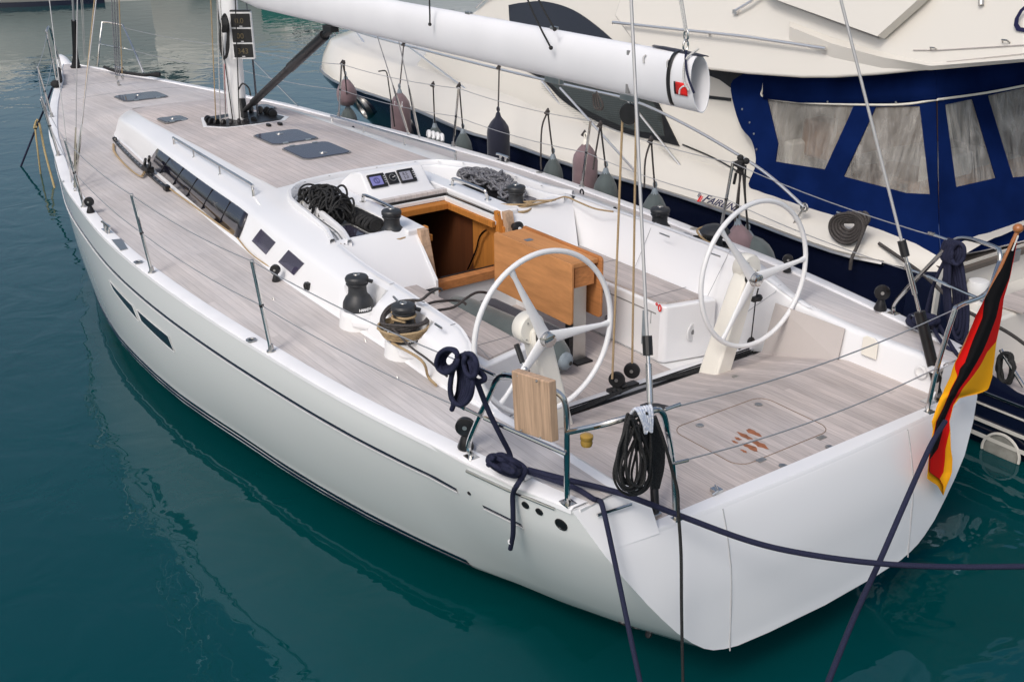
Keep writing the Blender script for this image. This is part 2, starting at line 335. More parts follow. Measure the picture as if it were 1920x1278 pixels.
# intermediate station blends transom curve into the first regular one
def row(x): return [V((x,hy(x,z),z)) for z in levels(x)]
base=rows[0]; r2=row(.3)
for w,xx in ((.35,-.4),(.7,0)):
    rr=row(xx)
    rows.append([V((base[j].x*(1-w)+r2[j].x*w, 0,0)) for j in range(len(base))])
    for j in range(len(base)):
        z=base[j].z*(1-w)+r2[j].z*w; x=rows[-1][j].x
        lin=base[j].y*(1-w)+r2[j].y*w
        rows[-1][j]=V((x,(lin+.035*4*w*(1-w) if j<14 else lin),z))
for x in XS:
    if x>=.3: rows.append(row(x))
HULLR=rows
mb=MB(); pr_=[r for r in rows]
mb.grid(pr_,fm=lambda c:1 if c.z<.05 and c.x>.2 else (1 if c.z<.045 else 0)); mb.grid([[mir(p) for p in r] for r in rows],fm=lambda c:1 if c.z<.05 and c.x>.2 else (1 if c.z<.045 else 0))
hull=obj('hull',mb,['hull','navy'],Y,smooth=50)
_hy=hy
def hy(x,z):
    if x>=.3: return _hy(x,z)
    pts=[]
    for r in HULLR[:4]:
        for a,b in zip(r,r[1:]):
            if a.z>=z>=b.z and a.z>b.z:
                t=(a.z-z)/(a.z-b.z); pts.append((a.x+(b.x-a.x)*t,a.y+(b.y-a.y)*t)); break
    if len(pts)<2: return _hy(x,z)
    pts.sort()
    if x<=pts[0][0]: return pts[0][1]
    for p,q in zip(pts,pts[1:]):
        if p[0]<=x<=q[0]: return p[1]+(q[1]-p[1])*(x-p[0])/(q[0]-p[0])
    return _hy(x,z)
def hp(x,z,off=0):
    """point on the port topside"""
    y=hy(x,z); return V((x,y+off,z))
def ribbon(mb,x0,x1,z0,z1,off=.003,n=60,sides=(1,-1),mi=0,zf=None):
    for s in sides:
        rr=[]
        for i in range(n+1):
            x=x0+(x1-x0)*i/n; za=z0(x) if callable(z0) else z0; zb=z1(x) if callable(z1) else z1
            o=off
            rr.append([V((x,s*(hy(x,za)-.004),za)),V((x,s*(hy(x,za)+off),za)),V((x,s*(hy(x,zb)+off),zb)),V((x,s*(hy(x,zb)-.004),zb))])
        mb.grid(rr,mi=mi)
sg=lambda d:(lambda x:shz(x)-d)
mb=MB(); ribbon(mb,.13,13.6,sg(.246),sg(.272)); ribbon(mb,-.34,-.07,sg(.262),sg(.285),n=12,sides=(1,-1)); obj('cove_stripe',mb,'navy',Y)
mb=MB(); ribbon(mb,.13,13.6,sg(.2725),sg(.281),off=.009); ribbon(mb,-.34,-.07,sg(.2855),sg(.293),n=12,off=.009); obj('cove_highlight',mb,'whitem',Y)
for a,b in ((.135,.098),(.086,.062)):
    mb=MB(); ribbon(mb,.62,13.7,a,b,n=90); obj('boot_stripe',mb,'navy',Y)
# transom
mb=MB(); NY=20
tz=[z for z in TL if z<=1.03]; tz=[1.03]+tz
def bul(y,h): return -.055*(1-(y/h)**2)
def tx(y,z):
    x,h=tend(z); return x+.055*(1-(min(h,1.5)/1.5)**2)-.055*(1-(min(1.5,abs(y))/1.5)**2)
for z in tz: pass
tr=[]
for z in tz:
    x,h=tend(z); tr.append([V((tx(h*(1-2*j/NY),z),h*(1-2*j/NY),z)) for j in range(NY+1)])
mb.grid(tr)
# quarter blocks (transom corners standing above the platform)
for s in (1,-1):
    q=[]
    for z in (1.24,1.155,1.07,1.03):
        x,h=tend(z); yi=1.165 if z<1.2 else 1.25
        q.append([V((x+(-.05 if False else 0)-(.03)*t,s*(h+(yi-h)*t),z)) for t in (0,.5,1)])
    mb.grid(q)
for s in (1,-1): mb.prism([V((-.69,s*1.598,1.222)),V((-.722,s*1.598,1.222)),V((-.752,s*1.165,1.222)),V((-.69,s*1.165,1.222))],V((0,0,.020)))
obj('transom',mb,'gel',Y,smooth=50)
mb=MB()
for yy in (.745,-.76):
    x1,h1=tend(1.02);x2,h2=tend(.23)
    pts=[]
    for i in range(9):
        z=1.028+(.215-1.028)*i/8; x,h=tend(z); pts.append(V((tx(yy,z)-.001,yy,z)))
    mb.tube(pts,.004,6)
obj('transom_seam',mb,'seam',Y)
# ------------------------------------------------- deck levels
TOE=[(-.72,1.33,1.25),(-.1,1.33,1.25),(.3,1.36,1.26),(.8,1.41,1.27),(1.4,1.395,1.27),(2.1,1.39,1.27),(3.16,1.37,1.27),(4.1,1.30,1.27),(5.5,1.19,1.272),(7.16,1.03,1.275),(8.0,.95,1.285),(8.55,.91,1.298),(8.75,.83,1.312),(9.0,.68,1.345),(9.3,.50,1.398)]
def aftz(x):
    if x<=-.05: return 1.045
    if x>=.66: return .868
    t=(x+.05)/.71; return 1.045-(.177)*(t*t*(3-2*t)*.4+t*.6)
# toe rail strip
RW=.105
mb=MB(); 
for s in (1,-1):
    r=[]
    for i in range(75):
        x=-.72+14.5*i/74; y=shy(x); z=shz(x); w=RW if x<12.5 else RW*max(.25,(13.9-x)/1.4)
        yi=max(0,y-w)
        r.append([V((x,s*(y+.004),z-.02)),V((x,s*(y+.003),z+.004)),V((x,s*(y-.012),z+.014)),V((x,s*(yi+.01),z+.016)),V((x,s*yi,z+.0)),V((x,s*yi,z-.04))])
    mb.grid(r)
obj('toe_rail',mb,'rail',Y,smooth=40)
def railin(x):
    w=RW if x<12.5 else RW*max(.25,(13.9-x)/1.4); return max(0.0,shy(x)-w)
# side decks and foredeck in teak
def roofz(x): # centre-line height of coachroof / foredeck
    return interp([(3.9,1.60),(4.4,1.612),(5,1.622),(6,1.63),(7,1.625),(8,1.605),(8.5,1.57),(9.0,1.49),(9.4,1.415),(9.8,1.375),(10.3,1.36),(11.5,1.355),(12.5,1.35),(13.9,1.345)],x)
EDGE=[(.30,1.335,1.263),(.45,1.32,1.285),(.62,1.28,1.36),(.80,1.20,1.47),(.95,1.172,1.523),(1.1,1.168,1.535),(1.6,1.15,1.553),(2.2,1.13,1.562),(2.7,1.09,1.585),(3.0,1.045,1.592),(3.4,1.00,1.598),(3.8,.945,1.598),(4.0,.88,1.592),(4.25,.80,1.583),(5,.78,1.578),(6,.76,1.58),(7,.74,1.575),(8,.70,1.560),(8.5,.63,1.53),(9.0,.54,1.475),(9.3,.465,1.418),(9.6,.42,1.37)]
mb=MB()
for s in (1,-1):
    r=[]
    for i in range(90):
        x=-.74+10.03*i/89
        yo=railin(max(x,-.72));ti=interp(TOE,x,1);tz_=interp(TOE,x,2)
        if x>9.3: ti=.50
        zo=shz(x)+.002
        r.append([V((x,s*(yo+(ti-.02-yo)*t),zo+(tz_-zo)*t+.012*math.sin(PI*t))) for t in (0,.25,.5,.75,1)])
    mb.grid(r)
obj('side_deck',mb,'teak',Y)
mb=MB(); r=[]
for i in range(48):
    x=9.27+4.53*i/47; yo=railin(x); cz=roofz(x); zo=shz(x)+.002
    row_=[]
    for t in [j/30 for j in range(-30,31)]:
        y=yo*t
        # blend between ramp centre and side
        e=.80 if x<9.31 else .8
        k=max(0,1-abs(y)/max(.05,min(yo,.62))) if x<10 else 1-abs(t)
        f=max(0,min(1,(10.3-x)/1.0)); a1=1-(1-min(1,max(0,1-abs(t))*1.25))**2
        q=max(0,min(1,(abs(y)-.42)/.16)); a2=(1-q*q*(3-2*q)); sd=zo+(1.392-zo)*max(0,min(1,(yo-abs(y))/max(.01,yo-.52)))
        zz=(zo+(cz-zo)*a1)*(1-f)+f*(sd*(1-a2)+cz*a2)
        row_.append(V((x,y,zz)))
    r.append(row_)
mb.grid(r); obj('foredeck',mb,'teak',Y)
mb=MB()
fz=lambda x,y: (lambda zo,cz,yo: zo+(cz-zo)*(1-(1-min(1,max(0,1-abs(y/yo))*1.25))**2)+.002)(shz(x)+.002,roofz(x),railin(x))
for L in ([(11.75,.42),(11.75,-.42)],[(11.75,.42),(12.75,.20)],[(11.75,-.42),(12.75,-.20)],[(12.75,.20),(12.75,-.20)],[(10.85,.75),(10.85,-.75)]):
    (x0,y0),(x1,y1)=L; mb.tube([V((x0+(x1-x0)*i/10,y0+(y1-y0)*i/10,fz(x0+(x1-x0)*i/10,y0+(y1-y0)*i/10))) for i in range(11)],.004,4)
obj('foredeck_seam',mb,'seam',Y)
# ------------------------------------------------- coachroof
def cprof(x):
    """port half profile from toe to teak edge"""
    ty=interp(TOE,x,1);tz_=interp(TOE,x,2);ey=interp(EDGE,x,1);ez=interp(EDGE,x,2)
    w=max(0,1-max(0,min(abs(x-1.92),abs(x-1.318))-.13)/.09) if .8<x<2.3 else 0
    if w>0: w=w*w*(3-2*w)
    A=lambda f,z1,z2: V((x,ey+(ty-ey)*f,tz_+(ez-tz_)*(z1+(z2-z1)*w)))
    if w>0: return [V((x,ty,tz_-.03)),V((x,ty,tz_)),V((x,ty-.015,tz_+.012)),A(.74-.04*w,.72,.30),A(.66-.24*w,.82,.36),A(.55-.26*w,.88,.41),A(.25-.05*w,.96,.90),V((x,ey,ez)),V((x,ey-.03,ez+.002))]
    return [V((x,ty,tz_-.03)),V((x,ty,tz_)),V((x,ty-.015,tz_+.012)),V((x,ey+(ty-ey)*.74,tz_+(ez-tz_)*.72)),V((x,ey+(ty-ey)*.67,tz_+(ez-tz_)*.80)),V((x,ey+(ty-ey)*.60,tz_+(ez-tz_)*.84)),V((x,ey+(ty-ey)*.25,tz_+(ez-tz_)*.95)),V((x,ey,ez)),V((x,ey-.03,ez+.002))]
CX_=0
CX=[.3+.1*i for i in range(6)]+[.88+.05*i for i in range(31)]+[2.5+.15*i for i in range(11)]+[4.2+.25*i for i in range(18)]+[8.6,8.7,8.8,8.9,9.0,9.1,9.2,9.3]
mb=MB(); 
for s in (1,-1):
    r=[]
    for x in CX:
        r.append([V((p.x,s*p.y,p.z)) for p in cprof(x)])
    r.append([V((9.36,s*(.47-.006*j),1.385+.001*j)) for j in range(9)])
    mb.grid(r)
obj('coachroof',mb,'gel',Y,smooth=30)
mb=MB(); r=[]
for i in range(46):
    x=4.36+5.08*i/45; ey=interp(EDGE,x,1)-.0; ez=interp(EDGE,x,2)+.004; cz=roofz(x)+.004
    r.append([V((x,ey*t,ez+(cz-ez)*(1-t*t))) for t in [j/10 for j in range(-10,11)]])
mb.grid(r); obj('roof_deck',mb,'teakroof',Y)
mb=MB()
for s in (1,-1):
    A_=[V((x,y*s,1.600)) for x,y in [(3.75,.925),(3.9,.885),(4.02,.825),(4.14,.745),(4.24,.64),(4.30,.5),(4.33,.3),(4.34,0)]]
    B_=[V((3.75,s*interp(EDGE,3.75,1),interp(EDGE,3.75,2)))]+[V((x,s*(interp(EDGE,x,1)+.004),interp(EDGE,x,2)+.001)) for x in (3.95,4.15,4.3,4.42)]+[V((4.42,s*y,1.60+.012*(1-y/.8))) for y in (.5,.3,0)]
    mb.grid([A_,B_])
obj('roof_margin',mb,'gel',Y)
# helper : point on cabin side by fraction
def cside(x,t,off=0):
    P=cprof(x); a,b=P[2],P[3]
    q=a+(b-a)*t; nrm=V((0,(b-a).z,-(b-a).y)).normalized(); return q+nrm*off
# long dark window (port and starboard), two small ports
for s in (1,-1):
    mb=MB(); r1=[];r2=[]
    for i in range(25):
        u=i/24
        xt=6.80-2.75*u; xb=7.06-2.98*u
        a=cside(xb,.07,.006);b=cside(xt,1.0,.006); a.y*=s;b.y*=s
        r1.append([a+(b-a)*t for t in (0,.5,1)])
    mb.grid(r1)
    w=obj('cabin_window',mb,'glass',Y,smooth=15)
    md=w.modifiers.new('solid','SOLIDIFY'); md.thickness=.006; md.offset=0
    mb=MB()
    for k in (.17,.34,.5,.66,.83):
        xt=6.80-2.75*k; xb=7.06-2.98*k; a=cside(xb,.07,.0105);b=cside(xt,1.0,.0105);a.y*=s;b.y*=s; mb.tube([a,b],.003,5)
    obj('window_joint',mb,'black',w)
    for (x0,x1) in ((3.66,3.32),(3.06,2.76)):
        mb=MB(); pts=[]
        for dx,t in ((x0,.90),(x1,.84),(x1+.13,.28),(x0+.13,.34)):
            p=cside(dx,t,.005); p.y*=s; pts.append(p)
        mb.prism(pts,V((0,-.012*s,-.004)))
        obj('small_window',mb,'glassp',Y,smooth=0)
# ------------------------------------------------- dodger coaming (lip)
LIP=[(2.72,1.09),(2.85,1.045),(3,1.005),(3.2,.98),(3.4,.96),(3.6,.937),(3.8,.905),(4.0,.827),(4.13,.74),(4.22,.64),(4.27,.5),(4.30,.3),(4.31,.0)]
def lipz(x,y): return 1.615+.03*min(1,max(0,(x-2.9)/.6))
half=[V((x,y,lipz(x,y))) for x,y in LIP]
path=curve(half+[mir(p) for p in half[::-1][1:]],5)
def offset_path(path,d):
    out=[]
    for i,p in enumerate(path):
        a=path[max(0,i-1)];b=path[min(len(path)-1,i+1)];t=(b-a);t.z=0;t.normalize();n=V((-t.y,t.x,0))
        out.append(p+n*d)   # positive = inside
    return out
# decide inside sign
c0=offset_path(path,.1); sgn=1 if (c0[len(c0)//2].x<path[len(path)//2].x) else -1
def rim(name,d0,d1,zt,zb_in,zb_out,mt='gel',n0=0):
    mb=MB();a=offset_path(path,sgn*d0);b=offset_path(path,sgn*d1);r=[]
    for p,q in zip(a,b):
        w=(q-p)
        r.append([V((p.x,p.y,zb_out)),V((p.x,p.y,p.z+zt-.012))+w*.02,p+w*.25+V((0,0,zt)),p+w*.75+V((0,0,zt)),V((q.x,q.y,q.z+zt-.012))-w*.02,V((q.x,q.y,zb_in))])
    mb.grid(r); return obj(name,mb,mt,Y,smooth=50)
rim('dodger_lip',-.028,.012,.0,1.54,1.52)
# groove floor and inner rim
mb=MB();a=offset_path(path,sgn*.018);b=offset_path(path,sgn*.105);mb.grid([[V((p.x,p.y,1.562)),V((q.x,q.y,1.562))] for p,q in zip(a,b)]);obj('dodger_groove',mb,'gel2',Y)
rim('dodger_rim',.095,.13,-.018,1.46,1.50)
mb=MB();a=offset_path(path,sgn*.045);mb.tube([V((p.x,p.y,1.568)) for p in a],.006,6);a=offset_path(path,sgn*.075);mb.tube([V((p.x,p.y,1.568)) for p in a],.006,6);obj('dodger_track',mb,'steelr',Y)
# little screw heads on the lip
mb=MB()
for p in offset_path(path,sgn*.03)[6:-6:8]: mb.lathe([(.009,0),(.008,.004),(0,.005)],(p.x,p.y,p.z-.006),n=10)
for x in (2.95,3.3,3.65): 
    for s in (1,-1): mb.lathe([(.01,0),(.008,.004),(0,.005)],(x,s*(interp(EDGE,x)+.06),interp(EDGE,x,2)-.02),n=10)
obj('deck_stud',mb,'steelr',Y)
# pocket floors / winch platforms each side
for s in (1,-1):
    mb=MB()
    inner=offset_path(path,sgn*.14); pts=[p for p in inner if p.y*s>=.30]
    if s==-1: pts=pts[::-1]
    poly=[V((p.x,p.y,1.50)) for p in pts if p.x>2.7]
    poly=[V((2.70,s*1.0,1.50))]+poly+[V((4.05,s*.30,1.50)),V((2.70,s*.30,1.50))]
    mb.prism(poly,(0,0,-.03)); obj('winch_platform',mb,'gel2',Y,smooth=0)
    # raised inboard blocks
    mb=MB()
    prof=[(2.67,1.50),(2.67,1.583),(2.9,1.59),(3.92,1.60),(4.12,1.60),(4.12,1.50)]
    mb.prism([V((x,s*.345,z)) for x,z in prof],V((0,s*.165,0))); obj('companionway_coaming',mb,'gel',Y,smooth=0,bevel=.018)
    # cockpit bulkhead facing aft
    mb=MB()
    yo=1.07;yi=.42
    q=[[V((2.80,s*y,1.50)),V((2.76,s*y,1.585)),V((2.725,s*y,1.585)),V((2.70,s*y,1.57)),V((2.42+.0*y,s*(y if y<.6 else y-.13*(y-.6)/.4),1.25)),V((2.40,s*(y if y<.6 else y-.13*(y-.6)/.4),1.20))] for y in (yi,.45,.6,.8,.95,yo)]
    mb.grid(q)
    mb.prism([V((2.80,s*yi,1.50)),V((2.76,s*yi,1.585)),V((2.70,s*yi,1.57)),V((2.40,s*yi,1.25)),V((2.40,s*yi,.80)),V((2.80,s*yi,.80))],V((0,s*.02,0)))
    obj('cockpit_bulkhead',mb,'gel',Y,smooth=40)
    mb=MB()
    for (u_,v_) in ((2.66,.98),(2.45,.42),(2.62,.42)): pass
    obj_=None
# instrument pod
mb=MB()
sec=[(4.18,1.50),(4.14,1.62),(3.98,1.715),(3.84,1.752),(3.79,1.745),(3.665,1.615),(3.60,1.58),(3.52,1.50)]
k=len(sec); r=[]
for y,sh in ((-.335,.10),(-.292,.96),(-.28,1),(.28,1),(.292,.96),(.335,.10)):
    r.append([V((x,y,1.50+(z-1.50)*sh)) for x,z in sec])
mb.grid(r); mb.add([p for p in r[0]],[tuple(range(k))]); mb.add([p for p in r[-1]],[tuple(range(k))])
pod=obj('instrument_pod',mb,'gel',Y,smooth=22,bevel=.006)
# instruments on sloping face: face from (3.78,1.742) to (3.61,1.648)
fo=V((3.7275,0,1.680)); fx=V((0,-1,0)); fy=V((.125,0,.13)).normalized(); fn=fx.cross(fy)
if fn.x>0: fn=-fn
def onface(a,b,h=0): return fo+fx*a+fy*b+fn*h
def disp(a,w,h,kind):
    mb=MB(); mb.box(onface(a,.0,.008),(w,h,.02),(fx,fy,fn)); d=obj('instrument_display',mb,'black',Y,bevel=.004)
    if kind=='dial':
        mb=MB(); mb.lathe([(.036,0),(.036,.003),(.0,.003)],onface(a,.0,.018),fn,n=28); f=obj('dial_face',mb,'blackm',d)
        mb=MB()
        for i in range(24):
            t=2*PI*i/24; c=onface(a+math.cos(t)*.03,math.sin(t)*.03,.0225); mb.box(c,(.005,.0016,.001),(fx*math.cos(t)+fy*math.sin(t),fy*math.cos(t)-fx*math.sin(t),fn))
        mb.box(onface(a+.012,.004,.0235),(.03,.004,.001),(fx*.95+fy*.3,fy*.95-fx*.3,fn)); obj('dial_marks',mb,'whitem',f)
    else:
        mb=MB(); mb.box(onface(a-.012,-.004,.0185),(w*.68,h*.66,.002),(fx,fy,fn)); sc=obj('screen',mb,'lcdb' if kind=='round' else 'lcd',d)
        mb=MB()
        if kind=='round':
            for R in (.027,.020):
                mb.tube([onface(a-.012+math.cos(2*PI*i/24)*R,-.004+math.sin(2*PI*i/24)*R,.0205) for i in range(24)],.0015,5,closed=True)
            mb.box(onface(a-.012,-.004,.021),(.004,.03,.001),(fx+fy*.3,fy-fx*.3,fn))
        else:
            mb.text('8.5',onface(a-.04,.002,.0196),fx,fy,.04,.001); mb.text('5.0',onface(a-.04,-.034,.0196),fx,fy,.04,.001)
        obj('screen_digits',mb,'ink' if kind=='round' else 'black',sc)
        mb=MB()
        for j in (-.03,-.01,.01,.03): mb.box(onface(a+w*.42,j,.019),(.006,.006,.003),(fx,fy,fn))
        obj('button',mb,'whitem',d)
disp(-.175,.155,.125,'round'); disp(-.035,.092,.105,'dial'); disp(.105,.15,.125,'num')
# ------------------------------------------------- companionway
mb=MB() # front sill : teak strip & white face below pod
mb.box((3.50,0,1.572),(.05,.69,.035)); obj('hatch_trim',mb,'teak',Y,bevel=.004)
mb=MB(); mb.box((3.475,0,1.545),(.03,.69,.02)); 
for s in (1,-1): mb.box((3.10,s*.335,1.545),(.80,.022,.012))
obj('hatch_slide',mb,'black',Y)
mb=MB()
for s in (1,-1): mb.box((3.10,s*.322,1.556),(.84,.006,.006))
obj('slide_rail',mb,'steelr',Y)
mb=MB(); mb.box((3.455,0,1.522),(.03,.66,.03));
for s in (1,-1): mb.box((3.10,s*.318,1.515),(.74,.035,.045))
obj('hatch_liner',mb,'gel2',Y,bevel=.003)
mb=MB(); mb.box((3.40,0,1.478),(.10,.60,.05))
for s in (1,-1): mb.box((3.05,s*.29,1.475),(.70,.035,.05))
obj('companionway_frame',mb,'mahog',Y,bevel=.004)
for s in (1,-1):
    mb=MB(); mb.prism([V((2.60,s*.30,1.13)),V((2.60,s*.345,1.13)),V((2.69,s*.375,1.575)),V((2.69,s*.315,1.575))],V((.05,0,0)));obj('door_jamb',mb,'mahog',Y,bevel=.003)
    mb=MB(); mb.prism([V((2.50,s*.35,1.10)),V((2.50,s*.415,1.10)),V((2.63,s*.425,1.578)),V((2.63,s*.35,1.578))],V((.055,0,0)));obj('door_post',mb,'teakrawv',Y,bevel=.004)
mb=MB(); mb.box((2.60,0,1.125),(.09,.70,.07)); obj('companionway_sill',mb,'teakvv',Y,bevel=.005)
mb=MB(); mb.box((2.645,0,1.163),(.02,.5,.004)); obj('drain_slot',mb,'black',Y)
mb=MB(); mb.prism([V((2.58,-.58,.80)),V((2.58,.58,.80)),V((2.60,.36,1.10)),V((2.60,-.36,1.10))],V((.03,0,0))); mb.prism([V((2.585,s_*.36,.8)) for s_ in (-1,1)]+[V((2.585,.36,1.1)),V((2.585,-.36,1.1))],V((.02,0,0))); obj('companionway_riser',mb,'gel2',Y)
# interior
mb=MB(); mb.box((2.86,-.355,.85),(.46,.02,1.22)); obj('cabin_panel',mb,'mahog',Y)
mb=MB(); mb.box((3.60,-.375,.85),(1.0,.02,1.2)); mb.box((4.1,0,.85),(.02,.8,1.2)); obj('cabin_bulkhead',mb,'mahog_shaded',Y)
mb=MB(); mb.box((3.4,.375,.85),(1.4,.02,1.22)); mb.box((3.3,0,.24),(1.7,.8,.02)); obj('cabin_interior',mb,'blackm',Y)  # opaque walls and floor coloured black to keep the cabin dark
mb=MB(); hpth=[at(878,505,y=-.30),at(893,470,y=-.30),at(899,447,y=-.30),at(905,437,y=-.30),at(912,431,y=-.31)]; mb.tube(curve(hpth,5),.011,10); obj('companionway_handle',mb,'steel',Y)
mb=MB(); mb.lathe([(.0,.0),(.05,.0),(.052,.015),(.035,.028),(.0,.03)],at(963,424,x=2.60)+V((-.05,0,0)),(-1,0,.1),n=24);mb.lathe([(.025,0),(.025,.05)],at(963,424,x=2.60),(-1,0,.1),n=16)
obj('cockpit_light',mb,'black',Y)
mb=MB(); mb.lathe([(.013,0),(.012,.012),(0,.013)],at(963,424,x=2.60)+V((-.08,0,0)),(-1,0,.1),n=14); obj('light_cap',mb,'whitem',Y)
# ------------------------------------------------- cockpit
mb=MB(); r=[]
for i in range(21):
    x=.36+2.3*i/20; ey=interp(EDGE,x,1);ez=interp(EDGE,x,2)
    bot=1.20 if x>.95 else max(.8,aftz(x)-.03)
    by=.935 if x>1.0 else .935+.31*min(1,(1.0-x)/.25)
    r.append((x,ey,ez,by,bot))
for s in (1,-1):
    g=[[V((x,s*(ey+.015),ez+.001)),V((x,s*(ey-.01),ez+.004)),V((x,s*(ey-.03),ez-.008)),V((x,s*(ey-.04),ez-.025)),V((x,s*(ey-.04)*.5+s*by*.5,(ez+bot)/2)),V((x,s*by,bot))] for x,ey,ez,by,bot in r]
    mb.grid(g)
obj('cockpit_coaming',mb,'gel',Y,smooth=60)
mb=MB()
for s in (1,-1):
    for xx in (1.78,1.0,.62):
        ey=interp(EDGE,xx,1);ez=interp(EDGE,xx,2)
        mb.tube([V((xx,s*(ey+.02),ez+.003)),V((xx,s*(ey-.01),ez+.006)),V((xx-.01,s*(ey-.042),ez-.03)),V((xx-.04,s*.932,1.26))],.0025,5)
obj('locker_seam',mb,'seam',Y)
# walls beside aft deck
mb=MB()
for s in (1,-1):
    g=[]
    for i in range(14):
        x=-.735+1.25*i/13; ty=interp(TOE,x,1)-.02; tz_=interp(TOE,x,2)
        g.append([V((x,s*(ty+.025),tz_+.004)),V((x,s*(ty-.02),tz_+.010)),V((x,s*(ty-.045),tz_+.002)),V((x,s*(ty-.055),tz_-.02)),V((x,s*(1.215+.02*(x<0)),aftz(x)-.03))])
    mb.grid(g)
    mb.prism([V((-.735,s*1.52,1.03)),V((-.735,s*1.56,1.238)),V((-.735,s*1.30,1.252)),V((-.735,s*1.21,1.03))],V((.01,0,0)))
obj('platform_side',mb,'gel',Y,smooth=50)
# aft deck (platform) in teak with white lip
mb=MB(); g=[]
for i in range(26):
    x=-.80+1.455*i/25; g.append([V((x,-1.24+2.48*j/10,aftz(x))) for j in range(11)])
mb.grid(g); obj('aft_deck',mb,'teakc',Y)
mb=MB(); g=[]
for j in range(25):
    y=-1.19+2.38*j/24; xo=tx(y,1.03)
    g.append([V((-.795-.0*abs(y),y,1.04)),V((-.80,y,1.053)),V((-.812,y,1.053)),V((xo+.012,y,1.048)),V((xo,y,1.03)),V((xo-.002,y,1.0))])
mb.grid(g); obj('transom_lip',mb,'gel',Y,smooth=40)
mb=MB(); mb.box((.695,0,.835),(.085,2.2,.02)); obj('traveller_trench',mb,'blackm',Y)
mb=MB()
for i,(dx,dz) in enumerate(((0,.01),(.018,.012),(-.02,.011),(.03,.02))):
    mb.tube(curve([V((.695+dx*1.2,-1.15,.86+dz)),V((.70+dx,-.5,.862+dz)),V((.72,-.08,.885)),V((.70+dx,.4,.862+dz)),V((.69+dx,1.15,.86+dz))],6),.006,6)
obj('traveller_line',mb,'blackrope',Y)
mb=MB(); mb.prism([V((.655,-1.2,.83)),V((.655,-1.2,.862)),V((.66,-1.2,.866)),V((.66,-1.2,.83))],V((0,2.4,0)))
mb.prism([V((.735,-1.2,.80)),V((.735,-1.2,.868)),V((.80,-1.2,.868)),V((.875,-1.2,.828)),V((.88,-1.2,.80))],V((0,2.4,0))); obj('cockpit_step',mb,'gel',Y,bevel=.008)
mb=MB(); mb.box((1.73,0,.80),(1.72,1.12,.02)); obj('cockpit_sole',mb,'teakc',Y)
mb=MB(); mb.box((1.6,0,.79),(2.1,2.4,.01)); obj('sole_border',mb,'gel2',Y)
for s in (1,-1):
    mb=MB(); 
    out=[V((2.43,s*.575,.8)),V((1.06,s*.575,.8)),V((1.02,s*.60,.8)),V((.93,s*.98,.8)),V((.93,s*1.0,.8)),V((2.43,s*1.0,.8))]
    mb.prism(out,V((0,0,.435))); obj('cockpit_seat_box',mb,'gel',Y,smooth=0,bevel=.022,seg=3)
    mb=MB()
    mb.prism([V((2.41,s*.60,1.236)),V((1.10,s*.60,1.236)),V((1.06,s*.63,1.236)),V((.99,s*.925,1.236)),V((2.43,s*.945,1.236))],V((0,0,.014))); st=obj('seat_top',mb,'teakc',Y)
    mb=MB(); 
    for xx,e in ((1.98,0),(1.20,0)): mb.box((xx,s*.77,1.2515),(.006,.36,.002))
    obj('seat_seam',mb,'rubber',st)
    # locker front with recessed line and slot
    mb=MB(); mb.box((1.55,s*.5735,1.165),(.9,.003,.008)); mb.box((1.15,s*.5735,1.12),(.004,.003,.09));obj('locker_line',mb,'rubber',Y)
    mb=MB(); mb.box((1.21,s*.5725,1.02),(.055,.006,.26)); mb.box((1.72,s*.5725,1.155),(.2,.006,.012)); obj('locker_recess',mb,'fcap',Y,bevel=.002)
    mb=MB(); mb.lathe([(.028,0),(.028,.006),(.02,.008),(0,.004)],(1.62,s*.572,.96),(0,-s,0),n=20); obj('locker_latch',mb,'steel',Y)
    mb=MB(); mb.box((1.62,s*.566,1.165),(.05,.014,.06)); obj('locker_hinge',mb,'steel',Y,bevel=.004)
# loudspeaker on the seat end
mb=MB(); n_=V((-1,-.24,0)).normalized(); c_=at(1298,622,n=(-.973,.23,0),p=(.985,-.78,1.0)); sp_ax=V((-.973,-.23,0)).normalized()
mb.lathe([(.072,0),(.072,.006),(.06,.010),(.05,.006),(.03,.010),(.028,.004),(.0,.004)],c_,sp_ax,n=32); spk=obj('loudspeaker',mb,'gel2',Y)
mb=MB(); mb.lathe([(.020,0),(.018,.010),(.0,.012)],c_,sp_ax,n=16); obj('speaker_cone',mb,'rubber',spk)
mb=MB(); mb.text('°0',at(1228,580,y=-.5715),(-1,0,0),(0,0,1),.075,.002,bold=.002); obj('red_mark',mb,'red',Y)
# side plate panels on stbd wall and white hatch
mb=MB(); pp=[at(1455,568,y=-1.225),at(1585,616,y=-1.245),at(1571,676,y=-1.195),at(1428,664,y=-1.185)]; mb.prism(pp,V((0,.006,.002))); obj('shade_panel',mb,'cloth',Y,smooth=0)
mb=MB(); c=at(1632,650,y=-1.235); mb.prism([c+V((a,0,b)) for a,b in ((-.06,-.07),(.06,-.07),(.06,.05),(.03,.07),(-.03,.07),(-.06,.05))],V((0,.012,0))); obj('inspection_cover',mb,'cream2',Y,bevel=.006)
mb=MB(); c=at(1727,697,y=-1.235); mb.lathe([(.045,0),(.045,.006),(.03,.01),(.02,.004),(0,.004)],c,(0,1,0),n=24); obj('shower_recess',mb,'gel2',Y)
